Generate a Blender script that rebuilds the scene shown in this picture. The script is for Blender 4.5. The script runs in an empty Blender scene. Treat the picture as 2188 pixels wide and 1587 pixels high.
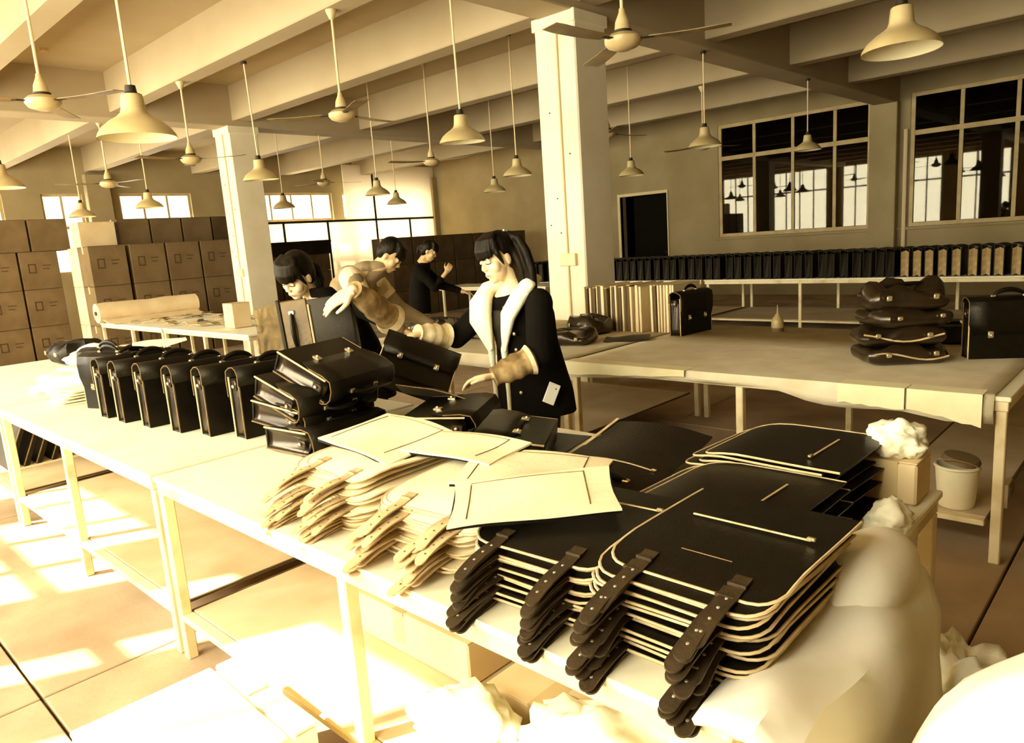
import bpy, bmesh, math, random
from mathutils import Vector, Matrix, Euler, noise

scene = bpy.context.scene
col = scene.collection
PI = math.pi
R = math.radians

# ------------------------------------------------------------------ camera
cam_data = bpy.data.cameras.new('camera')
cam_data.sensor_fit = 'HORIZONTAL'
cam_data.sensor_width = 36.0
cam_data.lens = 36.0 * 1545.4 / 2188.0
cam_data.clip_start = 0.05
cam_data.clip_end = 200
cam = bpy.data.objects.new('camera', cam_data)
col.objects.link(cam)
scene.camera = cam
CAM_YAW, CAM_PITCH, CAM_ROLL = R(43.746), R(10.386), R(-4.026)
_f = Vector((-math.sin(CAM_YAW)*math.cos(CAM_PITCH), math.cos(CAM_YAW)*math.cos(CAM_PITCH), -math.sin(CAM_PITCH)))
_r = Vector((math.cos(CAM_YAW), math.sin(CAM_YAW), 0))
_u = _r.cross(_f)
_r2 = _r*math.cos(CAM_ROLL) + _u*math.sin(CAM_ROLL)
_u2 = -_r*math.sin(CAM_ROLL) + _u*math.cos(CAM_ROLL)
cam.matrix_world = Matrix((( _r2.x, _u2.x, -_f.x, 0.0), (_r2.y, _u2.y, -_f.y, 0.0), (_r2.z, _u2.z, -_f.z, 1.6), (0, 0, 0, 1)))

# ------------------------------------------------------------------ view, world, sun, daylight at the windows
vs = scene.view_settings
vs.view_transform = 'Standard'
vs.look = 'None'
vs.gamma = 1.0
vs.use_curve_mapping = False
vs.exposure = 0.02

world = bpy.data.worlds.new('hazy_sky')
scene.world = world
world.use_nodes = True
bg = world.node_tree.nodes['Background']
bg.inputs['Color'].default_value = (1.0, 0.96, 0.80, 1)
bg.inputs['Strength'].default_value = 3.2

sun_data = bpy.data.lights.new('sun', 'SUN')
sun_data.energy = 26.0
sun_data.color = (1.0, 0.97, 0.88)
sun_data.angle = R(0.6)
sun = bpy.data.objects.new('sun', sun_data)
col.objects.link(sun)
SUN_EL = R(46)
sun_dir = Vector((0.451*math.cos(SUN_EL), 0.892*math.cos(SUN_EL), -math.sin(SUN_EL)))
sun.rotation_euler = sun_dir.to_track_quat('-Z', 'Y').to_euler()
sun.location = (-8, -12, 12)

# openings in the sunny wall (x0, x1), sill and head heights
SUN_WALL_Y = -1.45
SUN_OPEN = [(-17.2, -14.8), (-14.2, -11.8), (-11.2, -9.6), (-9.1, -7.45), (-6.87, -5.22), (-4.6, -2.25), (-1.75, -0.35)]  # rightmost opening is unseen, added to brighten the near table end
SUN_SILL, SUN_HEAD = 0.95, 3.66
# openings in the far end wall (y0, y1)
END_WALL_X = -18.0
END_OPEN = [(2.2, 4.05), (4.75, 5.55), (6.3, 7.95), (9.45, 11.95), (12.3, 15.2)]  # last opening is hidden, added to backlight the white partition
END_SILL, END_HEAD = 1.5, 3.22

def day_area(name, loc, rot, sx, sy, power):
    d = bpy.data.lights.new(name, 'AREA')
    d.shape = 'RECTANGLE'
    d.size, d.size_y = sx, sy
    d.energy = power
    d.color = (1.0, 0.965, 0.89)
    o = bpy.data.objects.new(name, d)
    o.location = loc
    o.rotation_euler = rot
    col.objects.link(o)
    return o
DAY = 70.0       # watts per square metre of window
for i, (a, b) in enumerate(SUN_OPEN):
    w, h = b-a, SUN_HEAD-SUN_SILL
    day_area('daylight_window', ((a+b)/2, SUN_WALL_Y-0.30, (SUN_HEAD+SUN_SILL)/2), (R(90), 0, 0), w, h, DAY*w*h)
for i, (a, b) in enumerate(END_OPEN):
    w, h = b-a, END_HEAD-END_SILL
    day_area('daylight_window', (END_WALL_X-0.30, (a+b)/2, (END_HEAD+END_SILL)/2), (R(90), 0, R(-90)), w, h, 0.5*DAY*w*h)

# ------------------------------------------------------------------ materials
def lin(c):
    c /= 255.0
    return c/12.92 if c <= 0.04045 else ((c+0.055)/1.055)**2.4
def rgb(r, g, b):
    return (lin(r), lin(g), lin(b), 1.0)
MATS = {}
def mat(name, color, rough=0.6, color2=None, scale=8.0, detail=4.0, contrast=(0.35, 0.65), bump=0.0, bump_scale=None,
        metallic=0.0, spec=None, stretch=None, coat=0.0, sheen=0.0):
    m = bpy.data.materials.new(name)
    m.use_nodes = True
    nt = m.node_tree
    b = nt.nodes['Principled BSDF']
    b.inputs['Roughness'].default_value = rough
    b.inputs['Metallic'].default_value = metallic
    if spec is not None:
        b.inputs['Specular IOR Level'].default_value = spec
    b.inputs['Specular Tint'].default_value = (1.0, 0.84, 0.56, 1)
    if coat:
        b.inputs['Coat Weight'].default_value = coat
        b.inputs['Coat Roughness'].default_value = 0.3
        b.inputs['Coat Tint'].default_value = (1.0, 0.82, 0.5, 1)
    if sheen:
        b.inputs['Sheen Weight'].default_value = sheen
    tc = nt.nodes.new('ShaderNodeTexCoord')
    mp = nt.nodes.new('ShaderNodeMapping')
    nt.links.new(tc.outputs['Object'], mp.inputs['Vector'])
    if stretch:
        mp.inputs['Scale'].default_value = stretch
    if color2 is not None:
        nz = nt.nodes.new('ShaderNodeTexNoise')
        nz.inputs['Scale'].default_value = scale
        nz.inputs['Detail'].default_value = detail
        nt.links.new(mp.outputs['Vector'], nz.inputs['Vector'])
        rp = nt.nodes.new('ShaderNodeValToRGB')
        rp.color_ramp.elements[0].position = contrast[0]
        rp.color_ramp.elements[1].position = contrast[1]
        rp.color_ramp.elements[0].color = color
        rp.color_ramp.elements[1].color = color2
        nt.links.new(nz.outputs['Fac'], rp.inputs['Fac'])
        nt.links.new(rp.outputs['Color'], b.inputs['Base Color'])
    else:
        b.inputs['Base Color'].default_value = color
    if bump:
        nb = nt.nodes.new('ShaderNodeTexNoise')
        nb.inputs['Scale'].default_value = bump_scale or scale*6
        nb.inputs['Detail'].default_value = 3
        nt.links.new(mp.outputs['Vector'], nb.inputs['Vector'])
        bp = nt.nodes.new('ShaderNodeBump')
        bp.inputs['Strength'].default_value = bump
        bp.inputs['Distance'].default_value = 0.01
        nt.links.new(nb.outputs['Fac'], bp.inputs['Height'])
        nt.links.new(bp.outputs['Normal'], b.inputs['Normal'])
    MATS[name] = m
    return m

mat('plaster_wall', rgb(164, 146, 103), 0.85, rgb(150, 131, 89), 1.3, 6, bump=0.15, bump_scale=30)
mat('plaster_ceiling', rgb(176, 157, 119), 0.9, rgb(164, 144, 105), 0.8, 5, bump=0.08, bump_scale=25)
mat('column_paint', rgb(232, 220, 182), 0.7, rgb(222, 208, 168), 2.0, 5, bump=0.08, bump_scale=30)
mat('concrete', rgb(146, 122, 90), 0.75, rgb(196, 172, 134), 1.6, 9, contrast=(0.3, 0.72), bump=0.12, bump_scale=45)
mat('joint_fill', rgb(60, 46, 26), 0.9)
mat('table_paint', rgb(236, 228, 190), 0.55, rgb(224, 210, 166), 3.0, 7, contrast=(0.45, 0.8), bump=0.03, bump_scale=40)
mat('leg_paint', rgb(226, 208, 158), 0.5, rgb(190, 164, 110), 6.0, 6, contrast=(0.5, 0.75))
mat('shelf_board', rgb(206, 186, 146), 0.7, rgb(186, 162, 120), 2.4, 8, bump=0.06)
mat('board_edge', rgb(74, 56, 28), 0.8)
mat('alu_frame', rgb(196, 172, 118), 0.5, rgb(176, 150, 98), 5, 4)
mat('dark_frame', rgb(30, 23, 12), 0.6)
mat('door_dark', rgb(12, 9, 4), 0.8, spec=0.1)
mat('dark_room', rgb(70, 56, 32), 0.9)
mat('pipe_paint', rgb(224, 200, 150), 0.6)
mat('cable_dark', rgb(34, 26, 14), 0.5)

def glass_mat(name, tint, refl):
    m = bpy.data.materials.new(name); m.use_nodes = True
    nt = m.node_tree
    for n in list(nt.nodes):
        if n.type != 'OUTPUT_MATERIAL': nt.nodes.remove(n)
    out = [n for n in nt.nodes][0]
    tr = nt.nodes.new('ShaderNodeBsdfTransparent'); tr.inputs['Color'].default_value = tint
    gl = nt.nodes.new('ShaderNodeBsdfGlossy'); gl.inputs['Roughness'].default_value = 0.02
    gl.inputs['Color'].default_value = (1.0, 0.93, 0.72, 1)
    mx = nt.nodes.new('ShaderNodeMixShader')
    mx.inputs[0].default_value = refl; nt.links.new(tr.outputs[0], mx.inputs[1]); nt.links.new(gl.outputs[0], mx.inputs[2])
    nt.links.new(mx.outputs[0], out.inputs['Surface'])
    MATS[name] = m
    return m
glass_mat('window_glass', (0.98, 0.98, 0.95, 1), 0.04)
glass_mat('dark_glass', (0.5, 0.47, 0.40, 1), 0.03)

# ------------------------------------------------------------------ mesh helpers
class MB:
    """collects simple shapes; build() links them as one mesh object"""
    def __init__(s):
        s.v = []; s.f = []
    def add(s, vs_, fs_, M=None):
        o = len(s.v)
        if M is not None:
            vs_ = [M @ Vector(p) for p in vs_]
        s.v.extend([tuple(p) for p in vs_])
        s.f.extend([tuple(i+o for i in f) for f in fs_])
        return s
    def box(s, x0, x1, y0, y1, z0, z1, M=None):
        return s.add([(x0,y0,z0),(x1,y0,z0),(x1,y1,z0),(x0,y1,z0),(x0,y0,z1),(x1,y0,z1),(x1,y1,z1),(x0,y1,z1)],
                     [(0,3,2,1),(4,5,6,7),(0,1,5,4),(1,2,6,5),(2,3,7,6),(3,0,4,7)], M)
    def rbox(s, x0, x1, y0, y1, z0, z1, b=0.005, M=None, seg=1):
        """box with bevelled edges"""
        bm = bmesh.new()
        bmesh.ops.create_cube(bm, size=1)
        for v in bm.verts:
            v.co = Vector(((x0+x1)/2+v.co.x*(x1-x0), (y0+y1)/2+v.co.y*(y1-y0), (z0+z1)/2+v.co.z*(z1-z0)))
        bmesh.ops.bevel(bm, geom=list(bm.edges), offset=b, segments=seg, affect='EDGES', profile=0.6)
        bm.verts.index_update()
        s.add([v.co.copy() for v in bm.verts], [[v.index for v in f.verts] for f in bm.faces], M)
        bm.free()
        return s
    def tube(s, pts, r, seg=8, cap=True, M=None, flat=1.0):
        """tube along a polyline; r a number or a list; flat squashes the section's second axis"""
        pts = [Vector(p) for p in pts]
        n = len(pts)
        rr = r if isinstance(r, (list, tuple)) else [r]*n
        vs_, fs_ = [], []
        up = None
        for i, p in enumerate(pts):
            t = (pts[min(i+1, n-1)] - pts[max(i-1, 0)]).normalized()
            if up is None:
                a = Vector((0,0,1)) if abs(t.z) < 0.9 else Vector((1,0,0))
                up = (a - t*a.dot(t)).normalized()
            else:
                up = (up - t*up.dot(t))
                up = up.normalized() if up.length > 1e-6 else Vector((1,0,0))
            sd = t.cross(up)
            for k in range(seg):
                a = 2*PI*k/seg
                vs_.append(p + sd*math.cos(a)*rr[i] + up*math.sin(a)*rr[i]*flat)
        for i in range(n-1):
            for k in range(seg):
                k2 = (k+1) % seg
                fs_.append((i*seg+k, i*seg+k2, (i+1)*seg+k2, (i+1)*seg+k))
        if cap:
            fs_.append(tuple(reversed(range(seg)))); fs_.append(tuple(range((n-1)*seg, n*seg)))
        return s.add(vs_, fs_, M)
    def lathe(s, prof, seg=16, M=None, cap_top=False, cap_bot=False):
        vs_, fs_ = [], []
        for r_, z in prof:
            for k in range(seg):
                a = 2*PI*k/seg
                vs_.append((r_*math.cos(a), r_*math.sin(a), z))
        for i in range(len(prof)-1):
            for k in range(seg):
                k2 = (k+1) % seg
                fs_.append((i*seg+k, i*seg+k2, (i+1)*seg+k2, (i+1)*seg+k))
        if cap_bot: fs_.append(tuple(reversed(range(seg))))
        if cap_top: fs_.append(tuple(range((len(prof)-1)*seg, len(prof)*seg)))
        return s.add(vs_, fs_, M)
    def ball(s, c, r, seg=8, rings=6, M=None):
        rx, ry, rz = (r, r, r) if not isinstance(r, (tuple, list)) else r
        vs_, fs_ = [(c[0], c[1], c[2]-rz)], []
        for i in range(1, rings):
            a = -PI/2 + PI*i/rings
            for k in range(seg):
                b = 2*PI*k/seg
                vs_.append((c[0]+rx*math.cos(a)*math.cos(b), c[1]+ry*math.cos(a)*math.sin(b), c[2]+rz*math.sin(a)))
        vs_.append((c[0], c[1], c[2]+rz))
        last = len(vs_)-1
        for k in range(seg):
            k2 = (k+1) % seg
            fs_.append((0, 1+k2, 1+k))
            fs_.append((last, 1+(rings-2)*seg+k, 1+(rings-2)*seg+k2))
            for i in range(rings-2):
                fs_.append((1+i*seg+k, 1+i*seg+k2, 1+(i+1)*seg+k2, 1+(i+1)*seg+k))
        return s.add(vs_, fs_, M)
    def sheet(s, nx, ny, fn, t, M=None):
        """closed slab over a grid; fn(u, v) gives the mid point, thickness t along z"""
        vs_, fs_ = [], []
        for side in (1, -1):
            for j in range(ny+1):
                for i in range(nx+1):
                    p = Vector(fn(i/nx, j/ny)); vs_.append((p.x, p.y, p.z + side*t/2))
        N = (nx+1)*(ny+1)
        def id_(i, j, sd): return sd*N + j*(nx+1) + i
        for j in range(ny):
            for i in range(nx):
                fs_.append((id_(i,j,0), id_(i+1,j,0), id_(i+1,j+1,0), id_(i,j+1,0)))
                fs_.append((id_(i,j,1), id_(i,j+1,1), id_(i+1,j+1,1), id_(i+1,j,1)))
        rim = [(i,0) for i in range(nx)] + [(nx,j) for j in range(ny)] + [(i,ny) for i in range(nx,0,-1)] + [(0,j) for j in range(ny,0,-1)]
        for k in range(len(rim)):
            a, b_ = rim[k], rim[(k+1) % len(rim)]
            fs_.append((id_(*a,1), id_(*b_,1), id_(*b_,0), id_(*a,0)))
        return s.add(vs_, fs_, M)
    def mesh(s, name, material, smooth=False):
        me = bpy.data.meshes.new(name)
        me.from_pydata([tuple(p) for p in s.v], [], s.f)
        me.update()
        me.materials.append(MATS[material] if isinstance(material, str) else material)
        if smooth:
            me.polygons.foreach_set('use_smooth', [True]*len(me.polygons))
            try:
                me.set_sharp_from_angle(angle=R(42))
            except Exception:
                pass
        return me
    def build(s, name, material, parent=None, smooth=False):
        return link(name, s.mesh(name, material, smooth), parent)

def link(name, me, parent=None):
    o = bpy.data.objects.new(name, me)
    col.objects.link(o)
    if parent is not None: o.parent = parent
    return o
def tag(o, label, cat, group=None, kind=None):
    o['label'] = label; o['category'] = cat
    if group: o['group'] = group
    if kind: o['kind'] = kind
    return o
def struct(o, label=None):
    o['kind'] = 'structure'
    if label: o['label'] = label
    return o
def thing(name, label, cat, loc=(0,0,0), rot=(0,0,0), group=None):
    o = bpy.data.objects.new(name, None)
    o.empty_display_size = 0.1
    col.objects.link(o)
    o.location = loc
    o.rotation_euler = rot
    return tag(o, label, cat, group)
KIDS = {}
def kids(o):
    return [c for c in bpy.data.objects if c.parent == o]
def copy_tree(o, label=None, loc=None, rot=None, parent=None, tree=None):
    c = o.copy(); col.objects.link(c); c.parent = parent
    if label: c['label'] = label
    if loc is not None: c.location = loc
    if rot is not None: c.rotation_euler = rot
    for ch in (tree or kids)(o):
        copy_tree(ch, parent=c, tree=tree)
    return c
ORD = ['topmost', 'second', 'third', 'fourth', 'fifth', 'sixth', 'seventh', 'eighth', 'ninth', 'tenth', 'eleventh', 'twelfth', 'thirteenth',
       'fourteenth', 'fifteenth', 'sixteenth', 'seventeenth', 'eighteenth', 'nineteenth', 'twentieth']

# ------------------------------------------------------------------ the hall
X0, X1 = -18.0, 3.4           # far end wall, near end wall
Y0, Y1 = SUN_WALL_Y, 15.5     # sunny window wall, inner window wall
CEIL = 4.2

# floor: cast slabs with recessed joints
floor = MB().box(X0-0.3, X1+0.3, Y0-0.3, Y1+0.3, -0.25, -0.03).build('floor', 'joint_fill')
struct(floor, 'stained concrete slab floor with straight joints')
xs = [-0.52 + 2.58*k for k in range(-8, 4)]; xs = [X0] + [x for x in xs if X0 < x < X1] + [X1]
ys = [0.52 + 2.31*k for k in range(-2, 9)]; ys = [Y0] + [y for y in ys if Y0 < y < Y1] + [Y1]
g = 0.006
for i in range(len(xs)-1):
    for j in range(len(ys)-1):
        sl = MB().rbox(xs[i]+g, xs[i+1]-g, ys[j]+g, ys[j+1]-g, -0.05, 0, 0.004).build('slab', 'concrete', floor)

ceiling = struct(MB().box(X0-0.3, X1+0.3, Y0-0.3, Y1+0.3, CEIL, CEIL+0.2).build('ceiling', 'plaster_ceiling'), 'pale plaster ceiling slab')
BEAMS_Y = [(0.1, 0.34), (2.05, 2.29), (3.92, 4.16), (5.68, 5.96), (8.05, 8.3), (10.42, 10.68), (12.72, 12.98)]
for n, (a, b) in enumerate(BEAMS_Y):
    struct(MB().rbox(X0, X1, a, b, 3.68, CEIL+0.05, 0.012).build('beam', 'plaster_ceiling', ceiling))
CROSS_X = [(-4.70, -4.29), (-11.45, -11.02), (2.1, 2.5)]
for a, b in CROSS_X:
    struct(MB().rbox(a, b, Y0, Y1, 3.6, CEIL+0.05, 0.012).build('cross_beam', 'plaster_ceiling', ceiling))
for p in [(-10.2, 3.0), (-6.1, 3.1), (-7.4, 6.9), (-5.2, 4.9)]:
    MB().lathe([(0.0, -0.03), (0.05, -0.03), (0.06, 0.0)], 12, Matrix.Translation((p[0], p[1], CEIL))).build('junction_box', 'alu_frame', ceiling)

# columns with a conduit down the lit face
COL_S = 0.48
def column(n, x, y, label):
    c = struct(MB().rbox(x-COL_S, x, y, y+COL_S, -0.02, 3.62, 0.014).build('column', 'column_paint'), label)
    c.name = 'wall_column_%d' % n
    MB().rbox(x-COL_S-0.018, x+0.018, y-0.018, y+COL_S+0.018, 3.5, 3.61, 0.006).build('capital', 'column_paint', c)
    MB().tube([(x-0.21, y-0.012, 0.0), (x-0.21, y-0.012, 3.5)], 0.013, 8).build('conduit', 'pipe_paint', c)
    MB().rbox(x-0.30, x-0.10, y-0.035, y+0.002, 1.30, 1.42, 0.006).build('switch_box', 'pipe_paint', c)
    for k, (dx, z) in enumerate([(-0.34, 2.75), (-0.12, 2.35), (-0.30, 1.95), (-0.22, 1.72), (-0.4, 1.7), (-0.28, 1.62)]):
        MB().tube([(x+dx, y-0.008, z), (x+dx, y+0.002, z)], 0.007, 6).build('nail_hole', 'dark_frame', c)
    return c
column(1, -4.28, 5.6, 'square painted column behind the woman in the fleece collar')
column(2, -11.03, 5.6, 'square painted column by the roll of fabric')

# ---- walls
def wall_with_openings_x(name, label, y, th, openings, sill, head, x0, x1, top, mtl='plaster_wall'):
    """wall along x at inner face y, thickness th (signed), openings [(a, b)] between sill and head"""
    m = MB(); ya, yb = min(y, y+th), max(y, y+th)
    cur = x0
    for a, b in sorted(openings):
        m.box(cur, a, ya, yb, -0.02, top)
        m.box(a, b, ya, yb, -0.02, sill)
        m.box(a, b, ya, yb, head, top)
        cur = b
    m.box(cur, x1, ya, yb, -0.02, top)
    return struct(m.build(name, mtl), label)
def wall_with_openings_y(name, label, x, th, openings, sill, head, y0, y1, top, mtl='plaster_wall'):
    m = MB(); xa, xb = min(x, x+th), max(x, x+th)
    cur = y0
    for a, b in sorted(openings):
        m.box(xa, xb, cur, a, -0.02, top)
        m.box(xa, xb, a, b, -0.02, sill)
        m.box(xa, xb, a, b, head, top)
        cur = b
    m.box(xa, xb, cur, y1, -0.02, top)
    return struct(m.build(name, mtl), label)

wall_with_openings_x('wall_sunny', 'plastered wall with sunlit windows', SUN_WALL_Y, -0.24, SUN_OPEN, SUN_SILL, SUN_HEAD, X0-0.24, X1+0.24, CEIL+0.1)
wall_with_openings_y('wall_end', 'plastered end wall with bright windows', END_WALL_X, -0.24, END_OPEN, END_SILL, END_HEAD, Y0-0.24, Y1+0.24, CEIL+0.1)
struct(MB().box(X1, X1+0.24, Y0-0.24, Y1+0.24, -0.02, CEIL+0.1).build('wall_near', 'plaster_wall'), 'plain plastered near end wall')

# window_n: frame, mullions, transom, panes
WN = [0]
def window(label, axis, fixed, a, b, z0, z1, cols, transom, frame, glass, depth=0.07, fw=0.055, blocked=(), inner=None):
    WN[0] += 1
    root = bpy.data.objects.new('window_%d' % WN[0], None); col.objects.link(root)
    struct(root, label)
    def bx(u0, u1, za, zb, d0, d1, name, mt):
        m = MB()
        if axis == 'x': m.rbox(u0, u1, fixed+d0, fixed+d1, za, zb, 0.004)
        else: m.rbox(fixed+d0, fixed+d1, u0, u1, za, zb, 0.004)
        return m.build(name, mt, root)
    h = depth/2
    bx(a, a+fw, z0, z1, -h, h, 'jamb', frame); bx(b-fw, b, z0, z1, -h, h, 'jamb', frame)
    bx(a+fw, b-fw, z1-fw, z1, -h, h, 'head_rail', frame); bx(a+fw, b-fw, z0, z0+fw, -h, h, 'sill_rail', frame)
    if transom:
        bx(a+fw, b-fw, transom-fw*0.6, transom+fw*0.6, -h*0.9, h*0.9, 'transom', frame)
    us = [a+fw] + list(cols) + [b-fw]
    for u in cols:
        bx(u-fw*0.45, u+fw*0.45, z0+fw, z1-fw, -h*0.8, h*0.8, 'mullion', frame)
    rows = [(z0+fw, (transom-fw*0.6) if transom else z1-fw)] + ([(transom+fw*0.6, z1-fw)] if transom else [])
    k = 0
    for i in range(len(us)-1):
        for r_, (za, zb) in enumerate(rows):
            u0, u1 = us[i]+(0.45*fw if i else 0), us[i+1]-(0.45*fw if i < len(us)-2 else 0)
            if (i, r_) in blocked:
                bx(u0, u1, za, zb, -0.012, 0.012, 'added_panel', 'shelf_board')
            else:
                bx(u0, u1, za, zb, -0.003, 0.003, 'pane', glass)
    return root
for a, b in SUN_OPEN:
    n = 4 if b-a > 2 else 3
    cs = [a+(b-a)*k/n for k in range(1, n)]
    bd = ()
    if abs(a+4.6) < 0.01:
        cs = [-4.3, -3.86, -3.05]; bd = ((1, 0), (1, 1))  # unseen opaque panel added here to leave the gap between sun bands
    window('bright sunlit window in the near side wall', 'x', SUN_WALL_Y-0.12, a, b, SUN_SILL, SUN_HEAD, cs, 2.75, 'alu_frame', 'window_glass', blocked=bd)
for a, b in END_OPEN:
    n = 4 if b-a > 2 else 3 if b-a > 1 else 2
    cs = [a+(b-a)*k/n for k in range(1, n)]
    window('overexposed window high in the far end wall', 'y', END_WALL_X-0.10, a, b, END_SILL, END_HEAD, cs, 2.5, 'alu_frame', 'window_glass')

# inner window wall (dark side) with door
WIN_A, WIN_B = (-8.0, -4.78), (-4.1, -0.75)
DOOR = (-10.67, -9.33, 2.42)
m = MB(); ya, yb = Y1, Y1+0.24; T = CEIL+0.1
m.box(X0-0.24, DOOR[0], ya, yb, -0.02, T); m.box(DOOR[0], DOOR[1], ya, yb, DOOR[2], T); m.box(DOOR[1], WIN_A[0], ya, yb, -0.02, T)
m.box(WIN_A[0], WIN_A[1], ya, yb, -0.02, 1.3); m.box(WIN_A[0], WIN_A[1], ya, yb, 3.74, T)
m.box(WIN_A[1], WIN_B[0], ya, yb, -0.02, T)
m.box(WIN_B[0], WIN_B[1], ya, yb, -0.02, 1.3); m.box(WIN_B[0], WIN_B[1], ya, yb, 3.74, T)
m.box(WIN_B[1], X1+0.24, ya, yb, -0.02, T)
struct(m.build('wall_inner', 'plaster_wall'), 'dim plaster wall with dark windows and doorway')
window('wide dark window left of the wall pilaster', 'x', Y1+0.05, WIN_A[0], WIN_A[1], 1.3, 3.74, [-7.17, -6.33, -5.48], 3.02, 'alu_frame', 'dark_glass', fw=0.075)
window('wide dark window right of the wall pilaster', 'x', Y1+0.05, WIN_B[0], WIN_B[1], 1.3, 3.74, [-3.27, -2.43, -1.59], 3.02, 'alu_frame', 'dark_glass', fw=0.075)
for k, xp in enumerate((-4.76, -11.5, -17.98)):
    struct(MB().rbox(xp, xp+0.48, Y1-0.2, Y1+0.02, -0.02, 3.62, 0.012).build('trim_%d' % (k+1), 'plaster_wall'), 'plaster pilaster on the dim wall')
struct(MB().rbox(-17.98, -17.78, 5.6, 6.08, -0.02, 3.62, 0.012).build('trim_4', 'plaster_wall'), 'plaster pilaster on the end wall')
struct(MB().rbox(-8.1, -0.6, Y1-0.05, Y1+0.03, 1.24, 1.30, 0.008).build('trim_5', 'plaster_wall'), 'plaster window sill')
struct(MB().tube([(-4.16, Y1-0.04, 0.0), (-4.16, Y1-0.04, 3.1)], 0.04, 8).build('trim_6', 'pipe_paint'), 'painted pipe beside the pilaster')
dr = struct(bpy.data.objects.new('door_1', None), 'dark doorway with narrow frame'); col.objects.link(dr)
dm = MB(); fx = 0.07
dm.box(DOOR[0]-fx, DOOR[0], Y1-0.03, Y1+0.1, 0, DOOR[2]+fx); dm.box(DOOR[1], DOOR[1]+fx*0.4, Y1-0.03, Y1+0.1, 0, DOOR[2]+fx)
dm.box(DOOR[0], DOOR[1], Y1-0.03, Y1+0.1, DOOR[2], DOOR[2]+fx)
dm.build('door_frame', 'pipe_paint', dr)
MB().rbox(DOOR[0]+0.3, DOOR[1]-0.02, Y1+0.14, Y1+0.19, 0.01, DOOR[2]-0.02, 0.004).build('door_leaf', 'door_dark', dr)
MB().tube([(DOOR[1]-0.12, Y1+0.08, 1.02), (DOOR[1]-0.12, Y1+0.145, 1.02)], 0.022, 8).build('door_handle', 'dark_frame', dr)
# the unlit room behind that wall
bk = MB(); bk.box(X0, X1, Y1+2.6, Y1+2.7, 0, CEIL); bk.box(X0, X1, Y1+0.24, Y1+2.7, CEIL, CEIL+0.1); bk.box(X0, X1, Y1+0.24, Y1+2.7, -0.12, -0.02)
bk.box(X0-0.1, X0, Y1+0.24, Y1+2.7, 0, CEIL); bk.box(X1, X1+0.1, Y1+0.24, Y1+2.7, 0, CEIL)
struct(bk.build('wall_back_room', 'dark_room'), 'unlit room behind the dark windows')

# ------------------------------------------------------------------ work tables
mat('cloth_cover', rgb(240, 230, 180), 0.8, rgb(226, 212, 158), 4, 5, bump=0.1, bump_scale=60)
mat('cloth_grey', rgb(222, 208, 170), 0.8, rgb(206, 190, 148), 5, 6, bump=0.1, bump_scale=60)
def table(name, label, x0, x1, y0, y1, leg_xs, top=0.78, shelf=0.20, rear_legs=None, end_rails=True, shelf_gap=0.04, top_mat='table_paint', shelf_x=None):
    cx, cy = (x0+x1)/2, (y0+y1)/2
    t = thing(name, label, 'table', (cx, cy, 0))
    def L(mb, nm, mt):
        for i in range(len(mb.v)):
            mb.v[i] = (mb.v[i][0]-cx, mb.v[i][1]-cy, mb.v[i][2])
        return mb.build(nm, mt, t)
    L(MB().rbox(x0, x1, y0, y1, top-0.022, top, 0.004), 'tabletop', top_mat)
    ap = 0.045
    L(MB().rbox(x0+0.01, x1-0.01, y0+0.008, y0+0.038, top-0.022-ap, top-0.022, 0.003), 'apron_rail', 'leg_paint')
    L(MB().rbox(x0+0.01, x1-0.01, y1-0.038, y1-0.008, top-0.022-ap, top-0.022, 0.003), 'apron_rail', 'leg_paint')
    for xx in (x0+0.01, x1-0.04):
        L(MB().rbox(xx, xx+0.03, y0+0.04, y1-0.04, top-0.022-ap, top-0.022, 0.003), 'end_rail', 'leg_paint')
    w = 0.042
    for lx in leg_xs:
        for ly in (y0+0.012, y1-0.012-w):
            L(MB().rbox(lx-w/2, lx+w/2, ly, ly+w, 0, top-0.022-ap, 0.004), 'leg', 'leg_paint')
    if shelf:
        sx0, sx1 = shelf_x or (x0+shelf_gap, x1-shelf_gap)
        L(MB().rbox(sx0, sx1, y0+0.062, y1-0.05, shelf-0.018, shelf, 0.003), 'shelf', 'shelf_board')
        L(MB().rbox(sx0, sx1, y0+0.014, y0+0.060, shelf-0.03, shelf-0.004, 0.003), 'shelf_rail', 'leg_paint')
        for xx in (sx0-0.012, sx1):
            L(MB().rbox(xx, xx+0.012, y0+0.03, y1-0.05, shelf-0.010, shelf+0.001, 0.002), 'shelf_edge', 'board_edge')
    return t
table('work_table', 'long white table under the row of standing briefcases', -5.42, -2.96, 0.98, 2.33, [-5.39, -4.18, -2.985])
table('work_table', 'long white table under the strap-fringed panel stacks', -2.93, -0.50, 0.98, 2.33, [-2.905, -1.66, -0.53])
table('work_table', 'white table running out of the left picture edge', -7.88, -5.46, 0.98, 2.33, [-7.85, -6.65, -5.49])
table('work_table', 'second-row table under the bottle and lone briefcase', -2.97, -0.54, 3.65, 5.46, [-2.94, -1.79, -0.575], shelf_x=(-1.1, -0.62))
table('work_table', 'second-row table behind the woman in the fleece collar', -5.42, -3.00, 3.65, 5.46, [-5.39, -4.2, -3.03], shelf_x=(-4.6, -3.1))
table('work_table', 'second-row table carrying the big fabric roll', -12.0, -9.70, 3.65, 5.0, [-11.97, -10.8, -9.73], shelf=None)
table('work_table', 'second-row table strewn with small cut pieces', -9.66, -7.36, 3.65, 5.0, [-9.63, -8.5, -7.39], shelf=None)
table('work_table', 'far table under the long row of dark cases, left half', -9.0, -5.5, 10.05, 11.6, [-8.9, -7.3, -5.55])
table('work_table', 'far table under the pale-gusseted cases, right half', -5.46, -0.4, 10.05, 11.6, [-5.4, -4.0, -2.4, -0.5])
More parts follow.
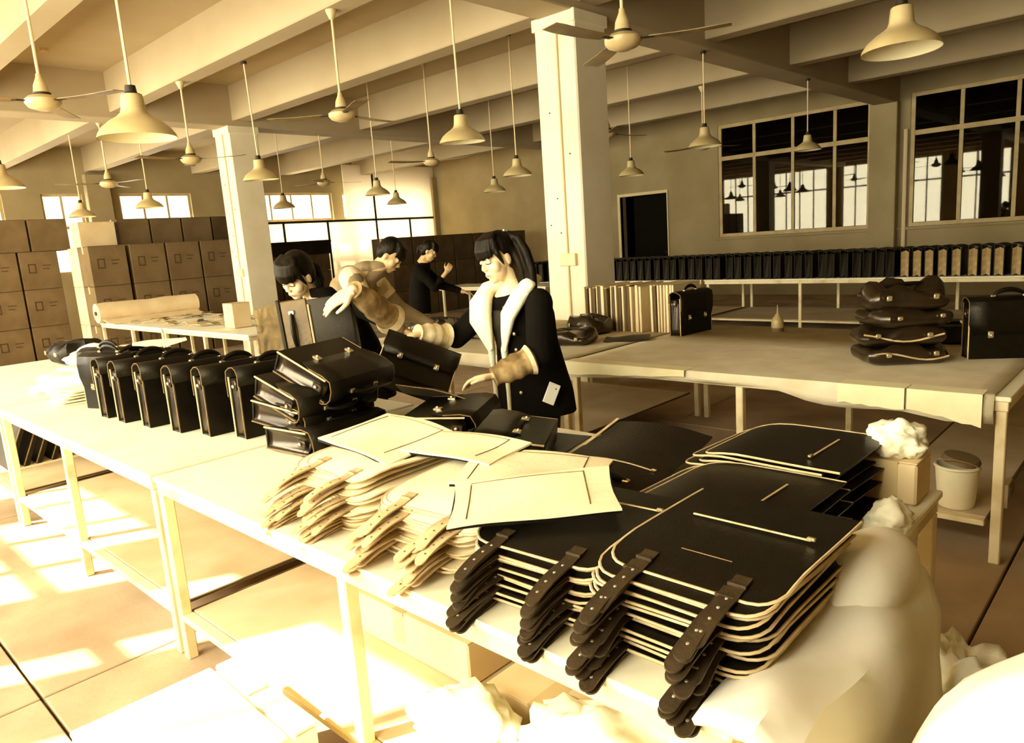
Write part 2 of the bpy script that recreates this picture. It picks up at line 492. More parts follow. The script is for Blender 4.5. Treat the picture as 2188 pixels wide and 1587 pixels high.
table('work_table', 'distant table beside the stooping dark-clad worker', -10.6, -7.9, 9.2, 9.95, [-10.5, -9.3, -8.0], shelf=None)

# covers on the second-row tables: cloth with a wavy drop over the near edge
def cover(name, label, x0, x1, y0, y1, top, drops, mtl, seed):
    rnd = random.Random(seed)
    t = thing(name, label, 'table cover', ((x0+x1)/2, y0, top))
    n = max(14, int((x1-x0)/0.09)); rows = [0.0, 0.25, 0.5, 0.8, 1.0]
    cx = (x0+x1)/2
    v, f = [], []
    def drop_at(u):
        k = u*(len(drops)-1); i = min(int(k), len(drops)-2); q = k-i
        return drops[i]*(1-q)+drops[i+1]*q
    prof = [(y1, 0.004), ((y0+y1)/2, 0.004), (y0+0.03, 0.005), (y0-0.004, 0.003), (y0-0.012, -0.02)]
    for i in range(n+1):
        u = i/n; x = x0+(x1-x0)*u; d = drop_at(u)
        wob = 0.006*math.sin(x*9+seed)+0.004*math.sin(x*23)
        for (y, z) in prof: v.append((x-cx, y-y0, z))
        v.append((x-cx, -0.012+wob, -d*0.6)); v.append((x-cx, -0.010-wob, -d))
    m_ = len(prof)+2
    for i in range(n):
        for k in range(m_-1):
            f.append((i*m_+k, i*m_+k+1, (i+1)*m_+k+1, (i+1)*m_+k))
    mb = MB(); mb.add(v, f)
    o = mb.build('cloth', mtl, t, smooth=True)
    sol = o.modifiers.new('thick', 'SOLIDIFY'); sol.thickness = 0.002; sol.offset = 1
    return t
cover('table_cover', 'pale cloth cover hanging over the edge below the bottle', -2.96, -0.60, 3.65, 5.44, 0.781, [0.10, 0.09, 0.075, 0.06, 0.05, 0.06, 0.055, 0.05, 0.11, 0.12, 0.10, 0.13, 0.125], 'cloth_grey', 3)
cover('table_cover', 'bright cloth cover on the edge behind the fleece-collared woman', -5.42, -3.0, 3.65, 5.44, 0.781, [0.09, 0.10, 0.10, 0.09, 0.10, 0.10], 'cloth_grey', 5)
# bright strips pinned along the front edge of the cloth-covered table
def edge_strip(label, x0, x1, d0, d1):
    t = thing('edge_strip', label, 'cloth strip', ((x0+x1)/2, 3.63, 0.785), group='pale strips on the table edge')
    cx = (x0+x1)/2; n = 8
    mb = MB()
    mb.sheet(n, 3, lambda u, v: (x0-cx+(x1-x0)*u, 0.10-0.115*v, 0.004), 0.002)
    rnd = random.Random(int(x0*100))
    vs_, fs_ = [], []
    for i in range(n+1):
        u = i/n; d = d0+(d1-d0)*u + rnd.uniform(-0.006, 0.006)
        x = x0-cx+(x1-x0)*u
        vs_ += [(x, -0.013, 0.006), (x, -0.017, -d), (x, -0.015, -d), (x, -0.011, 0.006)]
    for i in range(n):
        for k in range(4):
            fs_.append((i*4+k, i*4+(k+1) % 4, (i+1)*4+(k+1) % 4, (i+1)*4+k))
    mb.add(vs_, fs_)
    mb.build('strip', 'cloth_cover', t)
edge_strip('pale cloth strip over the table edge, nearest the fleece-collared woman', -2.98, -2.1, 0.085, 0.03)
edge_strip('pale cloth strip on the table edge in front of the bag pile', -1.25, -0.95, 0.085, 0.10)
edge_strip('pale cloth strip on the table edge beside its corner leg', -0.94, -0.64, 0.09, 0.14)

# ------------------------------------------------------------------ pendant lamps
mat('lamp_enamel', rgb(206, 184, 130), 0.35, rgb(184, 160, 104), 4, 4, spec=0.6)
mat('lamp_inside', rgb(240, 226, 176), 0.4)
mat('lamp_rod', rgb(222, 196, 142), 0.5)
mat('bulb_glass', rgb(240, 232, 200), 0.15)
def make_lamp():
    t = thing('pendant_lamp', 'lamp', 'lamp', group='enamel pendant lamps')
    prof = [(0.050, 0.215), (0.054, 0.206), (0.060, 0.145), (0.067, 0.122), (0.090, 0.102), (0.130, 0.078), (0.166, 0.048), (0.188, 0.016), (0.195, -0.004)]
    inn = [(r_-0.004, z-0.004) for r_, z in reversed(prof[1:-1])]
    MB().lathe(prof, 28).build('shade', 'lamp_enamel', t, True)
    MB().lathe([(0.192, -0.003)] + inn + [(0.02, 0.20)], 28).build('shade_lining', 'lamp_inside', t, True)
    MB().lathe([(0.0, 0.262), (0.026, 0.260), (0.030, 0.225), (0.052, 0.215)], 16).build('socket', 'dark_frame', t, True)
    MB().lathe([(0.0, 0.028), (0.022, 0.034), (0.033, 0.055), (0.030, 0.08), (0.017, 0.105), (0.014, 0.14), (0.0, 0.141)], 14).build('bulb', 'bulb_glass', t, True)
    return t
lamp0 = make_lamp()
LT = {}
def lamp_tree(o):
    if o not in LT: LT[o] = kids(o)
    return LT[o]
def place_lamp(label, x, y, z, top, first=[True], tilt=0.0, s=1.0):
    if first[0]:
        first[0] = False
        lamp_tree(lamp0); t = lamp0
        t['label'] = label; t.location = (x, y, z)
    else:
        t = copy_tree(lamp0, label, (x, y, z), tree=lamp_tree)
    t.rotation_euler = (tilt, tilt*0.6, 0)
    L = top - z - 0.25
    rod = MB().tube([(0, 0, 0.25), (0, 0, 0.25+L)], 0.0085, 8).build('hanging_rod', 'lamp_rod', t, True)
    MB().lathe([(0.0, 0.25+L), (0.03, 0.25+L-0.001), (0.035, 0.25+L-0.03), (0.0, 0.25+L-0.031)], 10).build('ceiling_hook', 'dark_frame', t)
    return t
place_lamp('big near pendant lamp hanging at the upper left', -4.13, 1.59, 2.26, CEIL)
LZ = 2.42
place_lamp('pendant lamp with a crumpled rim left of the near column', -4.60, 4.40, 2.43, CEIL, tilt=0.03)
place_lamp('large pendant lamp in the upper right corner of the picture', -1.22, 4.40, 2.43, CEIL, tilt=-0.03)
place_lamp('pendant lamp in front of the pair of bright end windows', -11.35, 4.38, LZ, CEIL)
place_lamp('pendant lamp above the tall pale carton stack', -13.1, 4.0, LZ, CEIL)
place_lamp('pendant lamp touching the right side of the far column', -7.70, 4.22, LZ+0.02, 3.68, tilt=0.04)
place_lamp('small dark pendant lamp against the bright window right of the far column', -12.0, 6.95, LZ, CEIL)
place_lamp('dark pendant lamp hanging before the white partition, left of two', -9.45, 7.12, LZ, CEIL)
place_lamp('smaller dark pendant lamp before the white partition, right of two', -11.5, 9.1, LZ, CEIL)
place_lamp('small dark pendant lamp in front of the bare dim wall', -8.98, 9.27, LZ, CEIL)
place_lamp('mid-distance pendant lamp just left of the near column', -6.70, 7.37, LZ, CEIL)
place_lamp('dark pendant lamp above the black doorway', -6.40, 9.62, LZ, CEIL)
place_lamp('pendant lamp at the left corner of the dark window', -4.40, 8.20, 2.525, 3.60)
place_lamp('pendant lamp silhouetted inside the left dark window', -4.36, 11.24, 2.59, 3.60)
place_lamp('half-seen pendant lamp at the left picture edge', -8.55, 1.95, 2.43, CEIL)

# ------------------------------------------------------------------ ceiling fans
mat('fan_enamel', rgb(214, 190, 134), 0.35, rgb(188, 162, 108), 6, 4, spec=0.6)
mat('fan_blade', rgb(150, 126, 80), 0.45, rgb(118, 96, 56), 5, 4)
def make_fan():
    t = thing('ceiling_fan', 'fan', 'fan', group='three-bladed ceiling fans')
    MB().lathe([(0.0, -0.062), (0.045, -0.060), (0.098, -0.040), (0.118, -0.012), (0.118, 0.012), (0.09, 0.035), (0.05, 0.048), (0.0, 0.05)], 24).build('motor_housing', 'fan_enamel', t, True)
    MB().lathe([(0.058, 0.048), (0.060, 0.060), (0.0, 0.062)], 16).build('collar', 'dark_frame', t, True)
    MB().lathe([(0.052, 0.058), (0.046, 0.11), (0.022, 0.165), (0.018, 0.19), (0.0, 0.191)], 16).build('lower_canopy', 'fan_enamel', t, True)
    for k in range(3):
        a = 2*PI*k/3
        M = Matrix.Rotation(a, 4, 'Z')
        br = MB()
        br.rbox(0.09, 0.20, -0.018, 0.018, -0.004, 0.004, 0.002, M)
        arm = br.build('blade_bracket', 'dark_frame', t)
        bl = MB()
        n = 6
        P = M @ Matrix.Translation((0.17, 0, 0)) @ Matrix.Rotation(R(5), 4, 'X')
        bl.sheet(n, 2, lambda u, v: (0.50*u, (v-0.5)*(0.105+0.03*u)*(1 if 0.02 < u < 0.98 else 0.86), -0.006*math.sin(u*3.1)), 0.004, P)
        bl.build('blade', 'fan_blade', t)
    return t
fan0 = make_fan()
FT = {}
def fan_tree(o):
    if o not in FT: FT[o] = kids(o)
    return FT[o]
def place_fan(label, x, y, z, rz, top, first=[True]):
    if first[0]:
        first[0] = False; fan_tree(fan0); t = fan0; t['label'] = label; t.location = (x, y, z)
    else:
        t = copy_tree(fan0, label, (x, y, z), tree=fan_tree)
    t.rotation_euler = (0, 0, rz)
    MB().tube([(0, 0, 0.18), (0, 0, top-z)], 0.011, 8).build('down_rod', 'lamp_rod', t, True)
    MB().lathe([(0.02, top-z-0.08), (0.05, top-z-0.01), (0.05, top-z)], 12).build('upper_canopy', 'fan_enamel', t, True)
place_fan('near ceiling fan at the upper left picture edge', -6.15, 1.75, 2.8, R(28), CEIL)
place_fan('ceiling fan left of the middle pendant lamp', -5.72, 4.0, 2.8, R(-20), 3.68)
place_fan('large dark ceiling fan just right of the near column', -2.80, 4.17, 2.8, R(25), CEIL)
place_fan('ceiling fan whose blade crosses the far column', -8.9, 4.0, 2.8, R(38), 3.68)
place_fan('distant ceiling fan above the bright end windows', -11.73, 4.0, 2.8, R(20), 3.68)
place_fan('distant ceiling fan right of the far column', -11.37, 7.42, 2.8, R(75), CEIL)
place_fan('distant dark ceiling fan below the middle pendant lamp', -8.38, 7.35, 2.8, R(15), CEIL)
place_fan('dim ceiling fan just right of the near column', -5.5, 7.75, 2.8, R(80), CEIL)
place_fan('dim ceiling fan hidden behind the lamp by the dark window', -5.72, 10.6, 2.8, R(62), 3.68)

# ------------------------------------------------------------------ leather goods
mat('black_leather', rgb(9, 7, 3), 0.42, rgb(15, 11, 5), 22, 4, bump=0.12, bump_scale=160, spec=0.25)
mat('black_leather_soft', rgb(14, 10, 5), 0.5, rgb(26, 19, 9), 10, 5, bump=0.2, bump_scale=90, spec=0.3)
mat('gusset_leather', rgb(22, 16, 8), 0.26, rgb(34, 25, 12), 9, 4, bump=0.10, bump_scale=50, spec=0.5, coat=0.5)
mat('strap_leather', rgb(40, 29, 14), 0.5, rgb(54, 40, 20), 30, 4, bump=0.15, bump_scale=140)
mat('raw_edge', rgb(214, 190, 140), 0.6, rgb(188, 160, 108), 20, 3)
mat('brown_edge', rgb(104, 80, 44), 0.6, rgb(134, 106, 62), 20, 3)
mat('lining_cream', rgb(240, 226, 176), 0.8, rgb(230, 206, 156), 5, 6, contrast=(0.4, 0.75), bump=0.1, bump_scale=70)
mat('lining_tan', rgb(222, 196, 146), 0.8, rgb(200, 170, 118), 6, 6, bump=0.1, bump_scale=70)
mat('strap_cream', rgb(204, 178, 126), 0.7, rgb(172, 144, 96), 14, 4, bump=0.1)
mat('rivet_metal', rgb(240, 228, 190), 0.25, metallic=0.6)
mat('lock_metal', rgb(226, 208, 160), 0.22, metallic=0.85)
mat('zip_tape', rgb(196, 170, 116), 0.5, rgb(226, 204, 156), 60, 2)
mat('brown_leather', rgb(70, 52, 26), 0.38, rgb(104, 80, 44), 7, 5, bump=0.15, bump_scale=60, spec=0.5)
mat('mottled_lining', rgb(150, 124, 74), 0.8, rgb(96, 76, 40), 9, 6, bump=0.15, bump_scale=60)

PW, PL = 0.37, 0.41
def panel_half(y):
    """half width along the panel's length: rounded corners at the front end"""
    r_ = 0.055
    if y < r_:
        return PW/2 - r_ + math.sqrt(max(r_*r_ - (r_-y)**2, 0))
    return PW/2
def panel_z(x, y, k):
    """k runs from 0 (bottom of a stack, flat) to 4 (top, front edge drooping)"""
    d = 0.0055*k
    z = -d*max(0.0, 1-y/0.14)**2
    return z + 0.0012*math.sin(y*13+k*1.7)*math.cos(x*9+k)
YS = [0, 0.004, 0.012, 0.025, 0.045, 0.075, 0.12, 0.18, 0.26, 0.34, PL]
def panel_sheet(k):
    def fn(u, v):
        y = YS[int(round(v*(len(YS)-1)))]
        x = (u-0.5)*2*max(panel_half(y), 0.001)
        return (x, y, panel_z(x, y, k))
    return MB().sheet(6, len(YS)-1, fn, 0.0035)
def panel_trim(k):
    mb = MB()
    left = [(-panel_half(y), y) for y in reversed(YS[1:])]
    right = [(panel_half(y), y) for y in YS[1:]]
    n = 6
    h0 = panel_half(0.0)
    mid = [(-h0 + 2*h0*i/n, 0.0) for i in range(n+1)]
    path = left + mid + right
    pts = [(x*1.004, y-0.001, panel_z(x, y, k)+0.0002) for x, y in path]
    return mb.tube(pts, 0.0034, 5)
SDROOP = [0.020, 0.026, 0.026, 0.028, 0.030]
def strap_z(x0, y, k):
    return panel_z(x0, y, k)+0.004 if y >= 0 else panel_z(x0, 0, k)+0.004 - SDROOP[k % 5]*(y/-0.125)**2
def panel_strap(k, side):
    """strap sewn near the front edge and sticking out past it, rounded tip"""
    mb = MB(); w = 0.0165; L0, L1 = 0.055, -0.135
    x0 = 0.100*side
    sk = [0.006, -0.010, 0.012, -0.006, 0.0][k % 5]
    ends = [0, .1, .2, .3, .4, .5, .6, .7, .8, .88, .92, .95, .975, .99, 1.0]
    def fn(u, v):
        v = ends[int(round(v*(len(ends)-1)))]
        y = L0 + (L1-L0)*v
        e = max(0.0, (v-0.92)/0.08); wd = w*math.sqrt(max(0.02, 1-e*e))
        return (x0 + sk*max(0, -y)/0.125 + (u-0.5)*2*wd, y, strap_z(x0, y, k))
    mb.sheet(2, len(ends)-1, fn, 0.004)
    return mb
def strap_dots(k, side):
    mb = MB(); x0 = 0.100*side
    sk = [0.006, -0.010, 0.012, -0.006, 0.0][k % 5]
    for y in (-0.015, -0.045, -0.075, -0.105):
        mb.lathe([(0.0035, -0.001), (0.0032, 0.0008), (0.0, 0.0010)], 6, Matrix.Translation((x0+sk*max(0, -y)/0.125, y, strap_z(x0, y, k)+0.0022)))
    return mb
def strap_loop(k, side):
    x0 = 0.100*side; z = panel_z(x0, 0.03, k)+0.0055
    return MB().rbox(x0-0.0185, x0+0.0185, 0.022, 0.032, z-0.003, z+0.0035, 0.001)
PMESH = {}
for kind, sm, tm, stm, dm_ in (('dark', 'black_leather', 'raw_edge', 'strap_leather', 'rivet_metal'), ('light', 'lining_cream', 'lining_tan', 'strap_cream', 'brown_edge')):
    for k in range(5):
        PMESH[kind, k] = (panel_sheet(k).mesh('panel_sheet', sm, True), panel_trim(k).mesh('panel_edge', tm, True),
            [(panel_strap(k, s).mesh('panel_strap', stm, True), strap_dots(k, s).mesh('strap_rivets', dm_), strap_loop(k, s).mesh('strap_loop', stm)) for s in (-1, 1)])
def panel(kind, label, loc, rz, k, group, rx=0.0, ry=0.0, straps=True, name='flap_panel'):
    t = thing(name, label, 'leather panel', loc, (rx, ry, rz), group)
    sh, tr, sts = PMESH[kind, k % 5]
    link('sheet', sh, t); link('edge_trim', tr, t)
    if straps:
        for st, dots, loop in sts:
            s_ = link('strap', st, t); link('rivets', dots, s_)['kind'] = 'stuff'; link('strap_loop', loop, s_)
    return t
def zipper(parent, y, x0, x1, z, mtl='zip_tape', along='x', w=0.006, zfn=None):
    n = 8
    mb = MB()
    if along == 'x':
        mb.tube([(x0+(x1-x0)*i/n, y, (zfn(x0+(x1-x0)*i/n, y) if zfn else 0)+z) for i in range(n+1)], w*0.55, 6, flat=0.6)
    zz = mb.build('zipper', mtl, parent, True)
    e = (x1, y, (zfn(x1, y) if zfn else 0)+z+0.003)
    MB().rbox(e[0]-0.008, e[0]+0.010, e[1]-0.005, e[1]+0.005, e[2]-0.003, e[2]+0.004, 0.002).build('zip_pull', 'lock_metal', zz)
    return zz

TT = 0.7805     # tabletop level
def stack(kind, where, n, x, y, top_h, rz, seed, group, jx=0.014, jy=0.022, ja=0.045, lean=(0.0, 0.0), word='flap panel', straps=True, fan=0.0):
    rnd = random.Random(seed); out = []
    colour = 'black' if kind == 'dark' else 'cream-sided'
    for i in range(n):
        z = TT + 0.004 + 0.055*0 + (top_h-0.008)*i/(n-1 if n > 1 else 1)
        f = i/(n-1 if n > 1 else 1)
        dx, dy = rnd.uniform(-jx, jx)+lean[0]*f, rnd.uniform(-jy, jy)+lean[1]*f
        a = rz + rnd.uniform(-ja, ja) + fan*(f-0.5)
        k = n-1-i
        pos = 'topmost' if k == 0 else ('bottom one' if k == n-1 else ORD[k]+' from the top')
        lab = '%s %s, %s of the %s' % (colour, word, pos, where)
        out.append(panel(kind, lab, (x+dx, y+dy, z), a, int(4.999*f), group, straps=straps, rx=rnd.uniform(-0.006, 0.006), ry=rnd.uniform(-0.006, 0.006)))
    return out
# four stacks along the near edge of the table, straps toward the window side
s1 = stack('dark', 'stack at the table corner', 17, -0.675, 1.075, 0.185, R(0), 11, 'strapped panels at the table corner', lean=(-0.005, 0.03))
s2 = stack('dark', 'stack under the tilted pale piece', 14, -1.03, 1.07, 0.155, R(2), 12, 'strapped panels under the tilted pale panel', lean=(0.0, 0.03))
s3 = stack('light', 'pale stack left of the black ones', 15, -1.45, 1.09, 0.155, R(1), 13, 'pale panels beside the black stacks', jx=0.03, jy=0.02, ja=0.10, lean=(0.02, 0.03))
s4 = stack('light', 'pale stack beside the fallen briefcases', 15, -1.90, 1.10, 0.165, R(0), 14, 'pale panels beside the fallen briefcases', jx=0.03, jy=0.02, ja=0.10, lean=(-0.05, 0.06))
zipper(s1[-1], 0.245, -0.115, 0.145, 0.005, zfn=lambda x, y: 0.004)
zipper(s2[-1], 0.30, -0.08, 0.16, 0.005, zfn=lambda x, y: 0.004)
MB().tube([(-0.05, 0.085, 0.0035), (0.06, 0.085, 0.0035)], 0.0012, 4).build('stitching', 'brown_edge', s1[-1])
# two stacks behind, turned a quarter so their fronts point along the table
s5 = stack('dark', 'rear stack by the crumpled white paper', 13, -1.06, 2.06, 0.175, R(-92), 15, 'panels in the rear stack at the table end', jx=0.035, jy=0.02, ja=0.06, straps=False)
s6 = stack('dark', 'middle stack behind the table-corner stack', 13, -1.04, 1.68, 0.150, R(-91), 16, 'panels in the middle stack', jx=0.035, jy=0.02, ja=0.06, straps=False)
zipper(s5[-1], 0.30, -0.085, 0.11, 0.005, 'raw_edge')
zipper(s6[-1], 0.30, -0.085, 0.11, 0.005, 'raw_edge')

# loose pale pouch pieces lying on top of the stacks
def pouch(label, loc, rot, w, d, bend, seed):
    t = thing('pale_pouch', label, 'leather piece', loc, rot, 'loose pale pieces on the stacks')
    def z(u, v): return bend*math.sin(u*PI) + 0.004*math.sin(u*7+seed)*math.cos(v*5)
    MB().sheet(12, 5, lambda u, v: ((u-0.5)*w*(1-0.04*math.sin(v*PI)), (v-0.5)*d*(1+0.03*math.cos(u*6+seed)), z(u, v)), 0.006).build('lining', 'lining_cream', t, True)
    MB().sheet(12, 5, lambda u, v: ((u-0.5)*w*0.995, (v-0.5)*d*0.99, z(u, v)-0.0075), 0.005).build('backing', 'black_leather', t, True)
    MB().tube([((-0.39)*w, (-0.40+0.8*i/6)*d, z(0.11, 0.1+0.8*i/6)+0.0035) for i in range(7)], 0.0016, 4).build('stitch_line', 'brown_edge', t)
    MB().tube([((0.33)*w, (-0.36+0.8*i/6)*d, z(0.83, 0.14+0.8*i/6)+0.0035) for i in range(7)], 0.0016, 4).build('stitch_line', 'brown_edge', t)
    MB().tube([((-0.39+0.72*i/8)*w, 0.43*d, z(0.11+0.72*i/8, 0.93)+0.0035) for i in range(9)], 0.0014, 4).build('stitch_line', 'brown_edge', t)
    return t
pouch('pale stitched piece tilted across the black strapped stacks', (-1.16, 1.255, 0.968), (R(6), R(-3), R(42)), 0.41, 0.24, 0.006, 1)
pouch('pale stitched piece bridging the two pale stacks', (-1.67, 1.465, 0.965), (R(4), R(-2), R(3)), 0.46, 0.20, 0.012, 2)
pouch('pale stitched piece on top of the stack by the fallen briefcases', (-1.98, 1.43, 0.963), (R(5), R(2), R(-4)), 0.44, 0.30, 0.012, 3)
pouch('broad pale piece half under the tilted pale one', (-1.33, 1.45, 0.950), (R(2), R(3), R(28)), 0.42, 0.26, 0.010, 4)

# brown-black unfolded case back with handle and zip
def make_handle(parent, x0, x1, y, z, axis='x', mtl='black_leather', h=0.032, metal=True):
    pts, rr = [], []
    n = 10
    for i in range(n+1):
        u = i/n
        q = math.sin(u*PI)
        p = x0+(x1-x0)*u
        pts.append((p, y, z+0.008+h*q**0.6) if axis == 'x' else (y, p, z+0.008+h*q**0.6))
        rr.append(0.0075+0.006*q)
    hd = MB().tube(pts, rr, 8).build('handle', mtl, parent, True)
    if metal:
        for e in (x0, x1):
            c = (e, y, z+0.008) if axis == 'x' else (y, e, z+0.008)
            MB().rbox(c[0]-0.012, c[0]+0.012, c[1]-0.010, c[1]+0.010, c[2]-0.008, c[2]+0.006, 0.003).build('handle_ring', 'lock_metal', hd)
    return hd
bp = thing('case_back', 'dark unfolded case back with handle beside the black stacks', 'leather panel', (-1.37, 1.98, TT+0.055), (R(6), R(4), R(9)))
def bpz(u, v): return 0.05*math.sin((u)*PI)*0.4 + 0.012*math.sin(v*5)
MB().sheet(8, 12, lambda u, v: ((u-0.5)*0.37, (v-0.5)*0.62, bpz(u, v)), 0.004).build('sheet', 'black_leather_soft', bp, True)
MB().tube([((u-0.5)*0.37, -0.31, bpz(u, 0)+0.002) for u in (0, .2, .4, .6, .8, 1)], 0.003, 5).build('edge_trim', 'brown_edge', bp)
MB().sheet(2, 8, lambda u, v: (-0.185+0.012*(u-0.5), (v-0.5)*0.60, 0.006), 0.004).build('pale_side', 'raw_edge', bp)
zipper(bp, -0.105, -0.13, 0.135, 0.0, zfn=lambda x, y: bpz(x/0.37+0.5, (y+0.31)/0.62)+0.004)
make_handle(bp, -0.10, 0.09, -0.215, 0.02, h=0.012)

# ------------------------------------------------------------------ briefcases
CW, CD, CH = 0.40, 0.10, 0.31
def make_case():
    t = thing('briefcase', 'case', 'briefcase')
    # front and back boards with the bottom
    m = MB(); m.rbox(-CW/2, CW/2, -CD/2, -CD/2+0.012, 0, CH*0.93, 0.004); m.build('front_board', 'black_leather', t, True)
    m = MB(); m.rbox(-CW/2, CW/2, CD/2-0.012, CD/2, 0, CH, 0.004); m.build('back_board', 'black_leather', t, True)
    m = MB(); m.rbox(-CW/2+0.004, CW/2-0.004, -CD/2+0.01, CD/2-0.01, 0.0, 0.012, 0.003); m.build('bottom', 'black_leather', t, True)
    # pleated gussets sunk between the boards
    for s in (-1, 1):
        def fn(u, v, s=s):
            dep = 0.030*math.sin(u*PI)**0.8*(0.25+0.75*v)
            return (s*(CW/2-0.004-dep), (u-0.5)*(CD-0.02), 0.004+v*CH*0.88)
        g_ = MB()
        vs_, fs_ = [], []
        nu, nv = 8, 6
        for j in range(nv+1):
            for i in range(nu+1): vs_.append(fn(i/nu, j/nv))
        for j in range(nv):
            for i in range(nu):
                q = (j*(nu+1)+i, j*(nu+1)+i+1, (j+1)*(nu+1)+i+1, (j+1)*(nu+1)+i)
                fs_.append(q if s > 0 else tuple(reversed(q)))
        g_.add(vs_, fs_)
        gu = g_.build('gusset', 'gusset_leather', t, True)
        so = gu.modifiers.new('thick', 'SOLIDIFY'); so.thickness = 0.003; so.offset = -1
        # ring tab near the top
        tb = MB(); tb.rbox(s*(CW/2-0.004)-0.006, s*(CW/2-0.004)+0.006, -0.016, 0.016, CH*0.72, CH*0.88, 0.004)
        tab = tb.build('ring_tab', 'gusset_leather', t, True)
        MB().ball((s*(CW/2+0.006), 0, CH*0.79), (0.006, 0.009, 0.009), 8, 6).build('stud', 'lock_metal', tab, True)
        # raw board edges
        MB().tube([(s*CW/2, -CD/2+0.004, 0.004), (s*CW/2, -CD/2+0.004, CH*0.92)], 0.0042, 6).build('edge_trim', 'raw_edge', t, True)
        MB().tube([(s*CW/2, CD/2-0.004, 0.004), (s*CW/2, CD/2-0.004, CH*0.98)], 0.0034, 6).build('edge_trim', 'brown_edge', t, True)
    # flap: up from the back board, over the top and down the front
    path = [(CD/2+0.002, CH*0.80), (CD/2+0.003, CH*0.96), (CD/2-0.010, CH+0.012), (CD*0.18, CH+0.024), (-CD*0.2, CH+0.020), (-CD/2-0.004, CH+0.002), (-CD/2-0.012, CH*0.86), (-CD/2-0.009, CH*0.62), (-CD/2-0.007, CH*0.44)]
    fl = MB()
    vs_, fs_ = [], []
    for i, (y, z) in enumerate(path):
        wd = CW/2+0.006 - (0.02 if i == len(path)-1 else 0)
        for k_ in range(5): vs_.append(((k_/4-0.5)*2*wd, y, z))
    for i in range(len(path)-1):
        for k_ in range(4): fs_.append((i*5+k_, i*5+k_+1, (i+1)*5+k_+1, (i+1)*5+k_))
    fl.add(vs_, fs_)
    f_ = fl.build('flap', 'black_leather', t, True)
    so = f_.modifiers.new('thick', 'SOLIDIFY'); so.thickness = 0.004; so.offset = 0
    for s in (-1, 1):
        MB().tube([(s*(CW/2+0.006), y, z) for y, z in path[:-1]], 0.0026, 5).build('piping', 'brown_edge', f_, True)
    make_handle(t, -0.075, 0.075, 0.0, CH+0.018)
    for x in (-0.10, 0.10):
        lk = MB().rbox(x-0.014, x+0.014, -CD/2-0.018, -CD/2-0.006, CH*0.38, CH*0.50, 0.003).build('lock', 'lock_metal', t, True)
        MB().ball((x, -CD/2-0.019, CH*0.43), 0.006, 8, 6).build('lock_button', 'rivet_metal', lk, True)
    return t
case0 = make_case()
CT = {}
def case_tree(o):
    if o not in CT: CT[o] = kids(o)
    return CT[o]
for _o in [case0] + kids(case0): case_tree(_o)
def place_case(label, M, group=None, first=[True], scale=None):
    if first[0]:
        first[0] = False; t = case0; t['label'] = label
    else:
        t = copy_tree(case0, label, tree=case_tree)
    if group: t['group'] = group
    elif 'group' in t: del t['group']
    if scale is not None: M = M @ Matrix.Diagonal((*scale, 1))
    t.matrix_world = M
    return t
def TRz(x, y, z, deg): return Matrix.Translation((x, y, z)) @ Matrix.Rotation(R(deg), 4, 'Z')
def RY(d): return Matrix.Rotation(R(d), 4, 'Y')
def RX(d): return Matrix.Rotation(R(d), 4, 'X')
def RZ(d): return Matrix.Rotation(R(d), 4, 'Z')
G_ROW = 'briefcases standing in a row on the near table'
place_case('leftmost standing briefcase, half hidden behind the one turned outward', TRz(-4.86, 1.50, TT, 22), G_ROW)
place_case('standing briefcase turned outward with its lock in view', TRz(-4.60, 1.42, TT, 20), G_ROW)
rows = [(-4.37, 1.27, -88, 'third standing briefcase from the left of the row'), (-4.13, 1.28, -90, 'fourth standing briefcase from the left of the row'),
        (-3.865, 1.31, -91, 'fifth standing briefcase from the left of the row'), (-3.60, 1.35, -89, 'sixth briefcase of the row, with the raised flap'),
        (-3.37, 1.40, -92, 'seventh briefcase of the row, second from the fallen ones'), (-3.165, 1.47, -90, 'standing briefcase at the end of the row, touching the fallen ones')]
for x, y, a, lab in rows:
    place_case(lab, TRz(x, y+CW/2, TT, a), G_ROW)
# fallen briefcases
def lying(x, y, z, tilt, yaw=0):
    return Matrix.Translation((x, y, z)) @ RZ(yaw) @ RY(90+tilt) @ RZ(-90)
G_FALL = 'briefcases fallen into a heap'
place_case('lowest fallen briefcase, flat on the table', lying(-2.86, 1.62, TT+0.062, 0, 6), G_FALL)
place_case('second lowest briefcase in the fallen heap', lying(-2.96, 1.61, TT+0.172, 8, 12), G_FALL)
place_case('third briefcase up in the fallen heap', lying(-2.93, 1.64, TT+0.275, 16, 4), G_FALL)
place_case('topmost briefcase of the fallen heap', lying(-2.88, 1.70, TT+0.378, 25, 14), G_FALL)
place_case('black briefcase lying flat behind the pale stack', lying(-2.50, 1.98, TT+0.062, 0, 30), G_FALL)
# case facing the camera in front of the fleece-collared woman
place_case('black briefcase lying back with two locks below the fleece-collared woman', Matrix.Translation((-1.70, 1.96, TT+0.065)) @ RZ(122) @ RX(-82), None, scale=(0.9, 0.9, 0.85))
def flat_sheet(name, label, x, y, z, rz, w, d, mtl, cat='leather piece', bend=0.01, seed=0, trim=None, rx=0, ry=0, group=None, t=0.004):
    th = thing(name, label, cat, (x, y, z), (R(rx), R(ry), R(rz)), group)
    MB().sheet(8, 6, lambda u, v: ((u-0.5)*w, (v-0.5)*d, bend*math.sin(u*PI)*math.sin(v*PI)+bend*0.4*math.sin(u*5+seed)), t).build('sheet', mtl, th, True)
    if trim:
        MB().tube([((u-0.5)*w, -d/2, bend*0.4*math.sin(u*5+seed)+0.001) for u in (0, .25, .5, .75, 1)], 0.0025, 5).build('edge_trim', trim, th)
    return th
flat_sheet('leather_sheet', 'black leather sheet under the leaning two-lock briefcase', -2.02, 2.02, TT+0.006, 12, 0.62, 0.40, 'black_leather', trim='raw_edge')
